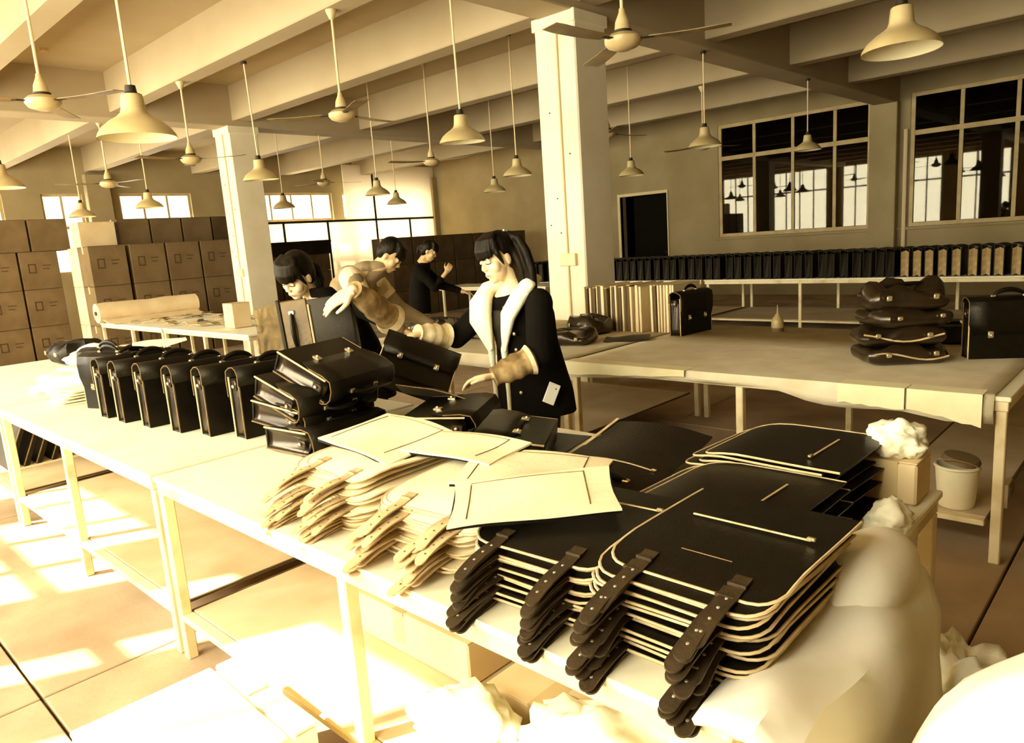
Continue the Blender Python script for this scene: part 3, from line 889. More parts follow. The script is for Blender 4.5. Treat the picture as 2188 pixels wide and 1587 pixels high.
flat_sheet('leather_sheet', 'dark leather sheet between the heap and the pale stack', -2.42, 1.72, TT+0.01, -20, 0.40, 0.36, 'black_leather_soft', trim='brown_edge', seed=2)

# cases on the second-row table
place_case('lone black briefcase standing on the second-row table', TRz(-2.83, 5.00, TT+0.004, 84), None)
# long row of cases on the far table
G_FAR = 'dark cases lined up on the far table'
G_PALE = 'pale-gusseted cases lined up on the far table'
mat('pale_gusset', rgb(196, 168, 112), 0.5, rgb(150, 122, 74), 10, 4, bump=0.1)
def small_case(name, label, x, y, pale, group, rz, first={}):
    if pale not in first:
        t = thing(name, label, 'briefcase', (x, y, TT), (0, 0, rz), group)
        MB().rbox(-0.20, 0.20, -0.055, -0.043, 0, 0.33, 0.004).build('front_board', 'black_leather', t)
        MB().rbox(-0.20, 0.20, 0.043, 0.055, 0, 0.36, 0.004).build('back_board', 'black_leather', t)
        for s in (-1, 1):
            gm = MB()
            gm.add([(s*0.198, -0.043, 0), (s*0.178, 0, 0.02), (s*0.198, 0.043, 0), (s*0.198, -0.043, 0.31), (s*0.165, 0, 0.33), (s*0.198, 0.043, 0.31)],
                   [(0, 1, 4, 3), (1, 2, 5, 4)] if s > 0 else [(3, 4, 1, 0), (4, 5, 2, 1)])
            g2 = gm.build('gusset', 'pale_gusset' if pale else 'black_leather_soft', t)
            so = g2.modifiers.new('thick', 'SOLIDIFY'); so.thickness = 0.003
        MB().sheet(2, 4, lambda u, v: ((u-0.5)*0.41, -0.062+0.122*v, 0.335+0.028*v+0.012*math.sin(v*PI)), 0.005).build('flap', 'black_leather', t, True)
        first[pale] = t
        for c in [t]+kids(t): case_tree(c)
        return t
    t = copy_tree(first[pale], label, (x, y, TT), (0, 0, rz), tree=case_tree)
    t['group'] = group
    return t
rnd = random.Random(4)
xs_ = []
x = -9.05+0.15
i = 0
while x < -0.6:
    xs_.append(x); x += 0.152 if x < -3.5 else 0.145
dark_n = [x for x in xs_ if x < -2.74]; pale_n = [x for x in xs_ if x >= -2.74]
def nth(i):
    return '%d%s' % (i, 'th' if 10 <= i % 100 <= 20 else {1: 'st', 2: 'nd', 3: 'rd'}.get(i % 10, 'th'))
for i, x in enumerate(dark_n):
    small_case('standing_case', '%s dark case from the doorway end of the far row' % nth(i+1), x+rnd.uniform(-0.02, 0.02), 10.32+rnd.uniform(-0.02, 0.02), False, G_FAR, R(90)+rnd.uniform(-0.06, 0.06))
for i, x in enumerate(pale_n):
    small_case('standing_case', '%s pale-gusseted case from the left of the far row' % nth(i+1), x+rnd.uniform(-0.012, 0.012), 10.32+rnd.uniform(-0.01, 0.01), True, G_PALE, R(90)+rnd.uniform(-0.05, 0.05))

# ------------------------------------------------------------------ cartons
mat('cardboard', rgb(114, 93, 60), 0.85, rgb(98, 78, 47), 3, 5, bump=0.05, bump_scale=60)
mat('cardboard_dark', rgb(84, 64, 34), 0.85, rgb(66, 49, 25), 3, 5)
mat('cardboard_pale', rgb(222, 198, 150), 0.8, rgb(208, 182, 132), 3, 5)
mat('carton_tape', rgb(196, 170, 116), 0.35)
mat('carton_print', rgb(66, 50, 26), 0.85)
CARTON_T = {}
def carton_tree(o):
    if o not in CARTON_T: CARTON_T[o] = kids(o)
    return CARTON_T[o]
def carton(label, x0, x1, y0, y1, z0, z1, mtl='cardboard', group=None, cache={}, rz=0.0, prints=True):
    w, d, h = round(x1-x0, 3), round(y1-y0, 3), round(z1-z0, 3)
    key = (w, d, h, mtl, prints)
    loc = ((x0+x1)/2, (y0+y1)/2, z0)
    if key in cache:
        t = copy_tree(cache[key], label, loc, (0, 0, rz), tree=carton_tree)
        if group: t['group'] = group
        return t
    t = thing('carton', label, 'carton', loc, (0, 0, rz), group)
    e = 0.006
    MB().rbox(-w/2+e, w/2-e, -d/2+e, d/2-e, 0.001, h-0.008, 0.006).build('box_body', mtl, t)
    MB().rbox(-w/2+e, -0.003, -d/2+e, d/2-e, h-0.0075, h-0.003, 0.002).build('lid_flap', mtl, t)
    MB().rbox(0.003, w/2-e, -d/2+e, d/2-e, h-0.0075, h-0.003, 0.002).build('lid_flap', mtl, t)
    tp = MB(); tp.box(-0.03, 0.03, -d/2+e-0.001, d/2-e+0.001, h-0.0035, h-0.002); tp.box(-0.03, 0.03, -d/2+e-0.0015, -d/2+e, h-0.12, h-0.002)
    tp.build('tape', 'carton_tape', t)
    if prints:
        pr_ = MB(); X = w/2-e+0.0008
        for a, b, c, dd in ((-0.18, -0.06, 0.42, 0.44), (-0.18, -0.16, 0.28, 0.44), (-0.08, -0.06, 0.28, 0.44), (-0.18, -0.06, 0.28, 0.30), (0.04, 0.17, 0.40, 0.415), (0.04, 0.14, 0.34, 0.355)):
            pr_.box(X-0.0006, X, a*d/0.6, b*d/0.6, c*h/0.65, dd*h/0.65)
        pr_.build('printed_mark', 'carton_print', t)['kind'] = 'stuff'
    cache[key] = t
    for c in [t]+kids(t): carton_tree(c)
    return t
G1 = 'brown cartons stacked behind the fabric roll'
tiers = [(0, 0.65), (0.65, 1.30), (1.30, 1.95)]
tn = ['floor tier', 'middle tier', 'top tier']
yn = ['first', 'second', 'third', 'fourth', 'fifth']
for ti, (a, b) in enumerate(tiers):
    for k in range(4):
        y0 = 3.95+0.6*k + (0.03 if k else 0)
        carton('brown carton in the %s behind the fabric roll, %s from the left' % (tn[ti], yn[k]), -13.52, -12.98, y0, y0+0.58, a, b, 'cardboard', G1)
for ti, (a, b) in enumerate(tiers):
    carton('pale-lit carton in the %s of the tall corner stack' % tn[ti], -14.08, -13.54, 3.97, 4.53, a, b, 'cardboard_pale', 'pale-lit cartons in the corner stack', prints=False)  # window light on these cartons is put into their pale colour
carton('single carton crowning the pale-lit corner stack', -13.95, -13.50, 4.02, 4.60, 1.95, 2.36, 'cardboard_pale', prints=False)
for k in range(4):
    y0 = 4.66+0.56*k
    carton('dark carton in the upper back row, %s from the pale stack' % yn[k], -14.15, -13.6, y0, y0+0.54, 1.95, 2.40, 'cardboard_dark' if k > 2 else 'cardboard', 'cartons in the upper back row', prints=False)
    carton('hidden lower carton behind the roll, %s in its row' % yn[k], -14.15, -13.6, y0, y0+0.54, 1.30, 1.95, 'cardboard', 'cartons in the rear lower row', prints=False) if k > 2 else None
for k in range(4):
    y0 = 4.66+0.56*k
    for ti, (a, b) in enumerate(tiers):
        if k < 3 or ti < 2:
            carton('rear carton, %s, %s column behind the fabric roll' % (tn[ti], yn[k]), -14.15, -13.6, y0, y0+0.54, a, b, 'cardboard', 'rear cartons behind the fabric roll', prints=False)
G2 = 'big brown cartons at the left picture edge'
for ti, (a, b) in enumerate(tiers):
    for k in range(3):
        y0 = 2.15+0.62*k
        carton('big brown carton at the left edge, %s, %s from the left' % (tn[ti], yn[k]), -15.4, -14.72, y0, y0+0.6, a, b+0.0, 'cardboard', G2)
for k in range(2):
    y0 = 3.0+0.62*k
    carton('upper dark carton on the left-edge stack, %s' % ('nearer the window' if k == 0 else 'nearer the pale stack'), -15.4, -14.75, y0, y0+0.6, 1.95, 2.5, 'cardboard', 'upper cartons at the left edge', prints=False)
G3 = 'dark cartons along the dim wall'
tiers3 = [(0, 0.6), (0.6, 1.2), (1.2, 1.8)]
for ti, (a, b) in enumerate(tiers3):
    for k in range(7):
        y0 = 10.0+0.64*k
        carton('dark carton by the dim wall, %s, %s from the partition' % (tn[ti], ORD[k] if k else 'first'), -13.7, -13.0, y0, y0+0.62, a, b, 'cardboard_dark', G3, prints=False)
for ti, (a, b) in enumerate(tiers3):
    for k in range(4):
        y0 = 6.75+0.62*k
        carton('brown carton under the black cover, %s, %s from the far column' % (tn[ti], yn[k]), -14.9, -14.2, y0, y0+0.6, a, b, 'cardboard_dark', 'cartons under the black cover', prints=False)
cv = thing('black_cover', 'black tarpaulin draped over cartons right of the far column', 'cover', (-14.55, 7.98, 1.80))
MB().rbox(-0.40, 0.40, -1.28, 1.28, 0.0, 0.06, 0.02, seg=2).build('top_sheet', 'black_leather_soft', cv)
MB().sheet(2, 16, lambda u, v: (0.375+0.02*math.sin(v*26)*u, (v-0.5)*2.5, 0.02-0.26*u), 0.006).build('hanging_edge', 'black_leather_soft', cv)

# white partition with dark bars in front of the end wall
def translucent_mat(name, color):
    m = bpy.data.materials.new(name); m.use_nodes = True; nt = m.node_tree
    b = nt.nodes['Principled BSDF']; b.inputs['Base Color'].default_value = color; b.inputs['Roughness'].default_value = 0.6
    tl = nt.nodes.new('ShaderNodeBsdfTranslucent'); tl.inputs['Color'].default_value = color
    mx = nt.nodes.new('ShaderNodeMixShader'); mx.inputs[0].default_value = 0.6
    out = nt.nodes['Material Output']
    nt.links.new(b.outputs[0], mx.inputs[1]); nt.links.new(tl.outputs[0], mx.inputs[2]); nt.links.new(mx.outputs[0], out.inputs['Surface'])
    MATS[name] = m
translucent_mat('partition_board', rgb(246, 236, 214))
pt = thing('partition', 'white board partition with dark bars before the end wall', 'partition', (-17.6, 11.3, 0))
def pbox(y0, y1, z0, z1, nm, mt, d=0.03):
    return MB().rbox(-d/2, d/2, y0-11.3, y1-11.3, z0, z1, 0.004).build(nm, mt, pt)
pz = 2.42
yy = [7.55, 8.9, 10.1, 11.45, 13.1, 14.35, 15.45]
for i in range(len(yy)-1):
    pbox(yy[i]+0.03, yy[i+1]-0.03, 0.02, pz-0.03, 'panel', 'partition_board')
for i in range(len(yy)):
    pbox(yy[i]-0.03, yy[i]+0.03, 0, pz, 'upright_bar', 'dark_frame', 0.05)
pbox(7.5, 15.48, pz-0.03, pz+0.03, 'top_bar', 'dark_frame', 0.05)
pbox(12.1, 13.07, pz+0.03, 3.95, 'upper_panel', 'partition_board')
pbox(13.13, 15.45, pz+0.03, 3.95, 'upper_panel', 'partition_board')
pbox(13.07, 13.13, pz, 4.0, 'upright_bar', 'dark_frame', 0.05)

# ------------------------------------------------------------------ things on the second-row tables
mat('board_cream', rgb(236, 216, 166), 0.75, rgb(226, 202, 150), 4, 4)
mat('board_brown', rgb(96, 74, 40), 0.7)
def upright(label, x, y, w, d, h, mtl, group, lean=0.0, rz=0.0):
    t = thing('upright_board', label, 'board', (x, y, TT+0.004), (0, lean, rz), group)
    MB().rbox(-w/2, w/2, -d/2, d/2, 0.0, h, 0.003).build('board', mtl, t)
    MB().rbox(-w/2-0.0012, w/2+0.0012, -d/2, d/2, h-0.004, h+0.001, 0.0005).build('top_edge', 'raw_edge', t)
    return t
rnd = random.Random(8)
x = -3.80; k = 0
while x < -3.22:
    w = rnd.choice([0.012, 0.018, 0.03, 0.022])
    mt = 'board_brown' if k % 4 in (1, 3) and k < 14 else 'board_cream'
    upright('%s upright board from the left in the stood-up bundle' % nth(k+1), x+w/2, 5.12+rnd.uniform(-0.02, 0.02), w, 0.40, 0.37+rnd.uniform(-0.012, 0.012), mt, 'boards stood on edge on the second-row table', lean=rnd.uniform(-0.02, 0.02))
    x += w+0.014; k += 1
x = -3.16; k = 0
while x < -2.94:
    w = rnd.choice([0.014, 0.02])
    upright('%s pale board behind the lone standing briefcase' % nth(k+1), x+w/2, 5.16, w, 0.42, 0.375, 'board_cream' if k != 1 else 'board_brown', 'pale boards behind the lone briefcase', lean=rnd.uniform(-0.015, 0.015))
    x += w+0.012; k += 1

# glue bottle
mat('bottle_plastic', rgb(176, 152, 98), 0.35, rgb(150, 126, 76), 8, 3)
bt = thing('glue_bottle', 'squat glue bottle with thin nozzle on the second-row table', 'bottle', (-2.24, 5.22, TT+0.005))
MB().lathe([(0.0, 0.001), (0.042, 0.001), (0.044, 0.012), (0.044, 0.03)], 20).build('base', 'board_brown', bt, True)
MB().lathe([(0.044, 0.03), (0.044, 0.075), (0.036, 0.10), (0.020, 0.118), (0.016, 0.13), (0.0, 0.131)], 20).build('bottle_body', 'bottle_plastic', bt, True)
MB().tube([(0, 0, 0.128), (0, 0, 0.15), (0, 0, 0.20)], [0.010, 0.006, 0.002], 8).build('nozzle', 'bottle_plastic', bt, True)

# soft collapsed bags: rounded, dented lumps of glossy leather
def soft_mesh(w, d, h, seed, rough=0.22, nx=18, ny=14, fold=3.0):
    """cushion-like closed lump lying on z = 0"""
    vs_, fs_ = [], []
    nu, nv = 28, 12
    for j in range(nv+1):
        ph = -PI/2 + PI*j/nv
        for i in range(nu):
            a = 2*PI*i/nu
            ca, sa = math.cos(a), math.sin(a)
            sq = 1.0/max(abs(ca), abs(sa))**0.8
            r_ = math.cos(ph)**0.28 if math.cos(ph) > 1e-4 else 0.0
            x, y = ca*sq*r_*w/2*0.9, sa*sq*r_*d/2*0.9
            z = h/2 + math.sin(ph)*h/2
            n1 = noise.noise(Vector((x*fold*2.2+seed*3.1, y*fold*2.2, seed*1.7)))
            n2 = 0.4-abs(noise.noise(Vector((x*fold*3.4+seed, y*fold*3.4+5, z*5+seed))))*1.5
            k_ = max(0.0, min(1.0, (z/h-0.2)/0.8))
            z += h*rough*(n1*1.5+n2*1.0)*k_
            x *= 1 + 0.10*n2 + 0.06*n1; y *= 1 + 0.10*n2 - 0.06*n1
            vs_.append((x, y, max(z, 0.0)))
    for j in range(nv):
        for i in range(nu):
            i2 = (i+1) % nu
            fs_.append((j*nu+i, j*nu+i2, (j+1)*nu+i2, (j+1)*nu+i))
    m = MB(); m.add(vs_, fs_); return m
def soft_bag(label, x, y, z, rz, w, d, h, seed, group=None, mtl='gusset_leather', trim=True, rough=0.3):
    t = thing('collapsed_bag', label, 'bag', (x, y, z), (0, 0, R(rz)), group)
    soft_mesh(w, d, h, seed, rough).build('bag_body', mtl, t, True)
    MB().tube([((u-0.5)*w*0.7, 0.12*d*math.sin(u*4+seed), h*1.06) for u in [i/8 for i in range(9)]], [0.006+0.008*math.sin(i/8*PI) for i in range(9)], 6).build('handle', 'black_leather_soft', t, True)
    if trim:
        MB().tube([((u-0.5)*w*0.78, -d*0.452, h*(0.50+0.20*math.sin(u*5+seed))) for u in [i/10 for i in range(11)]], 0.005, 6).build('edge_trim', 'raw_edge', t, True)
    for s in (-0.25, 0.25):
        MB().rbox(s*w-0.014, s*w+0.014, -d*0.5, -d*0.46, h*0.5, h*0.72, 0.004).build('buckle', 'lock_metal', t, True)
    return t
GB = 'collapsed bags piled on the second-row table'
soft_bag('lowest collapsed bag in the pile at the right', -1.17, 4.32, TT+0.004, 38, 0.48, 0.36, 0.11, 1, GB)
soft_bag('second collapsed bag up in the right-hand pile', -1.19, 4.32, TT+0.105, 30, 0.50, 0.36, 0.11, 2, GB)
soft_bag('third collapsed bag up in the right-hand pile', -1.16, 4.34, TT+0.205, 46, 0.46, 0.36, 0.10, 3, GB, trim=False)
soft_bag('topmost shiny collapsed bag in the right-hand pile', -1.17, 4.35, TT+0.29, 34, 0.46, 0.34, 0.13, 4, GB, trim=False, rough=0.5)
soft_bag('flattened shiny bag on the table behind the fleece-collared woman', -3.45, 4.25, TT+0.004, 20, 0.46, 0.36, 0.10, 6, None, trim=False)
soft_bag('smaller dark bag lying against the near column', -3.62, 4.75, TT+0.004, -10, 0.40, 0.30, 0.14, 7, None, trim=False)
flat_sheet('leather_sheet', 'pointed black leather scrap in front of the upright boards', -3.12, 4.55, TT+0.012, 30, 0.34, 0.26, 'black_leather', seed=3, bend=0.03)
place_case('black briefcase at the right picture edge, standing behind the bag pile', TRz(-0.72, 4.62, TT+0.004, 30), None)
place_case('black briefcase lying flat at the right picture edge', lying(-0.98, 4.95, TT+0.068, 0, 100), None)
flat_sheet('pale_board', 'long pale board lying on the flat briefcase at the right edge', -0.72, 5.05, TT+0.145, 20, 0.60, 0.10, 'board_cream', cat='board', bend=0.0, t=0.012)
# pile of brown folded hides left of the woman
mat('hide_brown', rgb(150, 124, 78), 0.6, rgb(112, 88, 50), 7, 5, bump=0.15)
for k in range(4):
    flat_sheet('folded_hide', '%s hide in the folded pile behind the held case' % (['lowest', 'second', 'third', 'topmost'][k]), -4.35+0.05*(k % 2), 4.35+0.03*k, TT+0.03+0.045*k, 10+14*k, 0.62-0.05*k, 0.46, 'hide_brown' if k != 1 else 'black_leather_soft', cat='hide', bend=0.05, seed=k, trim='brown_edge', group='folded hides behind the held case', t=0.02)
soft_bag('dark limp bag on the table left of the folded hides', -4.95, 4.2, TT+0.004, 15, 0.5, 0.4, 0.16, 9, None)

# roll of wadding, small carton, cut pieces on the left second-row tables
mat('wadding', rgb(228, 206, 160), 0.9, rgb(214, 190, 142), 4, 5, bump=0.1, bump_scale=40)
rl = thing('fabric_roll', 'thick pale fabric roll lying across the second-row table', 'roll', (-11.85, 4.32, TT+0.152))
MB().tube([(0, -0.74+1.48*i/10, 0.006*math.sin(i)) for i in range(11)], [0.146+0.004*math.sin(i*2.1) for i in range(11)], 20).build('roll_body', 'wadding', rl, True)
MB().tube([(0, -0.76, 0), (0, -0.735, 0)], 0.03, 10).build('core', 'cardboard_dark', rl)
sp = MB()
for q in range(3):
    sp.tube([(math.cos(a)*(0.04+0.028*q), -0.742, math.sin(a)*(0.04+0.028*q)) for a in [2*PI*i/18 for i in range(19)]], 0.003, 4)
sp.build('wound_layers', 'lining_tan', rl)['kind'] = 'stuff'
MB().sheet(6, 10, lambda u, v: (0.12+0.42*u, (v-0.5)*1.4, -0.145+0.05*(1-u)**3), 0.008).build('loose_end', 'wadding', rl, True)
carton('small pale box standing beside the far column', -8.47, -8.22, 3.92, 4.16, TT+0.003, TT+0.30, 'cardboard_pale', prints=False)
rnd = random.Random(21)
mat('scrap_tan', rgb(190, 164, 112), 0.7, rgb(150, 124, 76), 12, 4)
for k in range(34):
    x, y = rnd.uniform(-11.3, -7.7), rnd.uniform(3.78, 4.85)
    if abs(x+8.35) < 0.3: x -= 0.6
    w, d = rnd.uniform(0.14, 0.30), rnd.uniform(0.06, 0.14)
    th = thing('cut_piece', 'small curled cut piece strewn beyond the fabric roll', 'leather piece', (x, y, TT+0.014+0.004*(k % 6)), (0, 0, rnd.uniform(0, 3.1)), 'cut pieces strewn on the left tables')
    MB().sheet(5, 3, lambda u, v: ((u-0.5)*w, (v-0.5)*d, 0.02*math.sin(u*PI)*rnd.uniform(0.6, 1)), 0.006).build('piece', rnd.choice(['scrap_tan', 'scrap_tan', 'lining_tan', 'brown_leather']), th)

# ------------------------------------------------------------------ white paper, plastic and sacks
mat('white_paper', rgb(242, 236, 200), 0.7, rgb(232, 220, 176), 5, 4, bump=0.1, bump_scale=30)
mat('white_plastic', rgb(244, 238, 206), 0.45, rgb(236, 226, 186), 3, 4, bump=0.15, bump_scale=18)
mat('white_fabric', rgb(244, 238, 212), 0.85, rgb(236, 226, 194), 2.4, 5, bump=0.2, bump_scale=14)
def crumple(name, label, cat, x, y, z, s, seed, mtl='white_paper', amp=0.35, group=None, rz=0.0, sub=4, sharp=False, freq=1.6):
    bm = bmesh.new()
    bmesh.ops.create_icosphere(bm, subdivisions=sub, radius=1.0)
    for v in bm.verts:
        n = v.co.normalized()
        q = noise.noise(n*freq+Vector((seed*3.3, seed*1.1, seed)))
        q2 = 0.5-abs(noise.noise(n*freq*1.9+Vector((seed, seed*2.2, 7))))*1.6
        q3 = 0.5-abs(noise.noise(n*freq*4.5+Vector((seed*1.7, 3, seed))))*1.6
        f = 1.0 + amp*(q*1.1 + (q2*0.7 + q3*0.35)*(1 if amp > 0.2 else 0.3))
        co = n*f
        v.co = Vector((co.x*s[0], co.y*s[1], max(co.z, -0.72)*s[2]+0.72*s[2]))
    me = bpy.data.meshes.new(name); bm.to_mesh(me); bm.free()
    me.materials.append(MATS[mtl])
    if not sharp: me.polygons.foreach_set('use_smooth', [True]*len(me.polygons))
    o = link(name, me)
    o.location = (x, y, z); o.rotation_euler = (0, 0, rz)
    tag(o, label, cat, group)
    return o
crumple('crumpled_paper', 'crumpled white paper ball beyond the far table corner', 'paper', -0.60, 2.22, TT+0.125, (0.075, 0.065, 0.055), 2)
carton('small white box under the crumpled paper ball', -0.69, -0.52, 2.14, 2.30, TT+0.001, TT+0.13, 'cardboard_pale', prints=False)
crumple('crumpled_paper', 'white folded paper wedge sticking out beside the middle stack', 'paper', -0.535, 1.93, TT, (0.05, 0.07, 0.045), 5)
crumple('plastic_wrap', 'white plastic wrap heaped at the left picture edge', 'plastic', -5.75, 1.62, TT, (0.32, 0.28, 0.07), 7, 'white_plastic', amp=0.5)
crumple('plastic_wrap', 'white plastic wrap lump behind the turned briefcase', 'plastic', -5.25, 1.95, TT, (0.26, 0.22, 0.09), 8, 'white_plastic', amp=0.5)
crumple('plastic_wrap', 'thin white plastic heap further along the left table', 'plastic', -6.6, 2.0, TT, (0.34, 0.24, 0.10), 9, 'white_plastic', amp=0.5)
soft_bag('dark limp bundle at the far left table end', -7.3, 2.0, TT+0.002, 0, 0.55, 0.45, 0.17, 12, None, 'black_leather_soft', trim=False)
for k in range(5):
    flat_sheet('paper_sheet', '%s sheet of the pale pile left of the briefcase row' % ['lowest', 'second', 'third', 'fourth', 'topmost'][k], -5.12+0.01*(k % 2), 1.42+0.012*k, TT+0.008+0.018*k, 4*k-8, 0.30, 0.40, 'white_paper', cat='paper', bend=0.006, seed=k, group='pale pile left of the briefcase row', t=0.010)
flat_sheet('paper_sheet', 'folded white paper lying on the standing briefcases', -4.30, 1.60, TT+CH+0.062, 70, 0.28, 0.12, 'white_paper', cat='paper', bend=0.03, seed=2, t=0.008)

# white wadding draped over the right end of the near table
dr_ = thing('draped_wadding', 'white wadding draped over the right end of the near table', 'fabric', (-0.50, 1.35, TT))
prof = [(-0.05, 0.012), (0.0, 0.03), (0.05, 0.03), (0.10, 0.0), (0.125, -0.08), (0.12, -0.2), (0.13, -0.32), (0.12, -0.45), (0.14, -0.58), (0.15, -0.70)]
def dfn(u, v):
    i = u*(len(prof)-1); a = min(int(i), len(prof)-2); q = i-a
    x = prof[a][0]*(1-q)+prof[a+1][0]*q; z = prof[a][1]*(1-q)+prof[a+1][1]*q
    y = -0.40+0.78*v
    x += 0.022*math.sin(y*11+1)*u + 0.03*max(0, u-0.35)*math.sin(y*6) + 0.02*u*noise.noise(Vector((y*9, u*5, 2)))
    z += 0.012*noise.noise(Vector((y*7, u*9, 5)))
    return (x, y*(1+0.1*u), z+0.01*math.sin(y*17))
mb = MB(); vs_, fs_ = [], []
nu, nv = 18, 22
for j in range(nv+1):
    for i in range(nu+1): vs_.append(dfn(i/nu, j/nv))
for j in range(nv):
    for i in range(nu): fs_.append((j*(nu+1)+i, j*(nu+1)+i+1, (j+1)*(nu+1)+i+1, (j+1)*(nu+1)+i))
mb.add(vs_, fs_); ob = mb.build('sheet', 'white_fabric', dr_, True)
so = ob.modifiers.new('thick', 'SOLIDIFY'); so.thickness = 0.012; so.offset = 1
MB().tube([(0.02, 0.04+0.40*i/12, 0.045-0.02*(i/12)) for i in range(13)], [0.005, 0.045, 0.066, 0.078, 0.084, 0.086, 0.088, 0.088, 0.086, 0.082, 0.072, 0.05, 0.006], 20).build('rolled_end', 'white_fabric', dr_, True)
crumple('plastic_wrap', 'white plastic bulge hanging beside the draped wadding', 'plastic', -0.36, 1.88, 0.34, (0.10, 0.12, 0.13), 13, 'white_plastic', amp=0.5)
crumple('sack', 'white plastic sack on the floor at the draped table end', 'sack', -0.44, 2.02, 0.0, (0.10, 0.14, 0.18), 14, 'white_plastic', amp=0.4)
crumple('sack', 'large smooth white sack in the bottom right corner', 'sack', 0.0, 1.20, 0.0, (0.35, 0.27, 0.60), 3, 'white_fabric', amp=0.10, sub=5, sharp=False, freq=1.2)
# sacks and cartons on the shelf below the stacks
SH = 0.2005
carton('large pale carton on the shelf under the pale stacks', -2.30, -1.58, 1.36, 1.84, SH, SH+0.16, 'cardboard_pale', prints=False)
carton('open pale carton on the shelf right of the large one', -1.45, -1.05, 1.30, 1.80, SH, SH+0.12, 'cardboard_pale', prints=False)
crumple('sack', 'white plastic sack on the shelf below the corner stack', 'sack', -0.98, 1.28, SH, (0.20, 0.16, 0.14), 21, 'white_plastic', amp=0.45)
crumple('sack', 'white plastic sack on the shelf at the front leg', 'sack', -1.36, 1.16, SH, (0.18, 0.10, 0.10), 22, 'white_plastic', amp=0.45)
crumple('sack', 'white plastic sack squeezed near the table-end leg', 'sack', -0.70, 1.32, SH, (0.13, 0.20, 0.17), 23, 'white_plastic', amp=0.45)
# package in front of the table
pk = thing('foam_package', 'white flat package with a slotted lid in front of the table', 'package', (-1.92, 0.64, 0), (0, 0, R(-2)))
MB().rbox(-0.25, 0.25, -0.24, 0.24, 0.001, 0.33, 0.012, seg=2).build('box_body', 'white_plastic', pk)
MB().rbox(-0.25, 0.25, -0.24, 0.155, 0.331, 0.35, 0.006).build('lid', 'white_plastic', pk)
MB().rbox(-0.25, -0.03, 0.168, 0.24, 0.331, 0.348, 0.005).build('lid_tab', 'white_plastic', pk)
MB().rbox(0.0, 0.25, 0.168, 0.24, 0.331, 0.348, 0.005).build('lid_tab', 'white_plastic', pk)
crumple('crumpled_tape', 'small crumpled tape ball on the sunlit floor', 'litter', -2.55, 0.62, 0.001, (0.05, 0.05, 0.03), 31, 'lining_tan', amp=0.5)
# leaning dark cases on the shelf of the left table
for k in range(9):
    y = 1.10+0.095*k
    t = thing('leaning_case', '%s dark flat case leaning on the shelf under the left table' % nth(k+1), 'case', (-6.5, y, SH+0.012), (R(-24), 0, R(1.5*math.sin(k*2))), 'flat cases leaning under the left table')
    MB().rbox(-0.36, 0.36, 0.0, 0.035, 0.0, 0.40, 0.006).build('case_body', 'black_leather_soft', t)
    MB().tube([(0.36, 0.0, 0.01), (0.36, 0.0, 0.40)], 0.005, 6).build('edge_trim', 'brown_edge', t)
flat_sheet('pale_board', 'pale board under the leaning dark cases', -6.5, 1.70, SH+0.006, 0, 0.78, 1.15, 'board_cream', cat='board', bend=0.0, t=0.010)

# bucket, tin and block on the shelf of the second-row table
mat('bucket_plastic', rgb(238, 228, 184), 0.4, rgb(228, 214, 168), 4, 3)
bk_ = thing('bucket', 'white plastic bucket with a loose lid on the low shelf', 'bucket', (-0.76, 3.80, 0.2005))
MB().lathe([(0.0, 0.001), (0.072, 0.001), (0.078, 0.02), (0.092, 0.19), (0.098, 0.195), (0.098, 0.205), (0.088, 0.205), (0.072, 0.02), (0.0, 0.02)], 28).build('bucket_body', 'bucket_plastic', bk_, True)
MB().lathe([(0.0, 0.03), (0.075, 0.028), (0.083, 0.015), (0.083, 0.0), (0.0, -0.001)], 24, Matrix.Translation((0.01, 0.01, 0.215)) @ RY(10)).build('lid', 'cardboard', bk_, True)
MB().tube([(0.098*math.cos(a), 0.098*math.sin(a), 0.19-0.06*math.sin(a)) for a in [PI+PI*i/12 for i in range(13)]], 0.003, 6).build('bail_handle', 'lock_metal', bk_, True)
carton('small grey block on the low shelf beside the bucket', -0.66, -0.57, 4.0, 4.12, 0.2005, 0.27, 'cardboard', prints=False)
# cobbler's hammer on the near table's far edge
hm = thing('hammer', 'small hammer lying at the far edge of the near table', 'hammer', (-2.72, 2.24, TT+0.012), (0, 0, R(40)))
MB().tube([(-0.02, 0, 0), (0.10, 0, 0.0), (0.20, 0, 0)], [0.009, 0.010, 0.012], 8).build('shaft', 'board_brown', hm, True)
MB().tube([(-0.02, -0.045, 0.004), (-0.02, 0.04, 0.004)], [0.013, 0.010], 10).build('hammer_head', 'lock_metal', hm, True)

# ------------------------------------------------------------------ people
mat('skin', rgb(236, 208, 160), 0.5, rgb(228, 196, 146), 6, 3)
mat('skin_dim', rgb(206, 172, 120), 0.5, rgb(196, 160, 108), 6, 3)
mat('hair', rgb(9, 6, 3), 0.5, rgb(36, 25, 11), 30, 4, contrast=(0.45, 0.75), bump=0.3, bump_scale=90, stretch=(1, 1, 0.15), spec=0.2)
mat('lip', rgb(176, 128, 88), 0.5)
mat('lash', rgb(24, 17, 9), 0.6)
mat('coat_black', rgb(7, 5, 3), 0.9, rgb(12, 9, 5), 12, 4, bump=0.15, bump_scale=60, spec=0.15)
mat('fleece', rgb(244, 236, 196), 0.95, rgb(236, 226, 182), 14, 4, bump=0.4, bump_scale=70, sheen=0.2)
mat('top_black', rgb(12, 9, 5), 0.7)
mat('trousers_dark', rgb(26, 20, 11), 0.8)
mat('sleeve_tan', rgb(178, 148, 94), 0.8, rgb(120, 94, 52), 9, 3, contrast=(0.42, 0.58), bump=0.2, bump_scale=40)
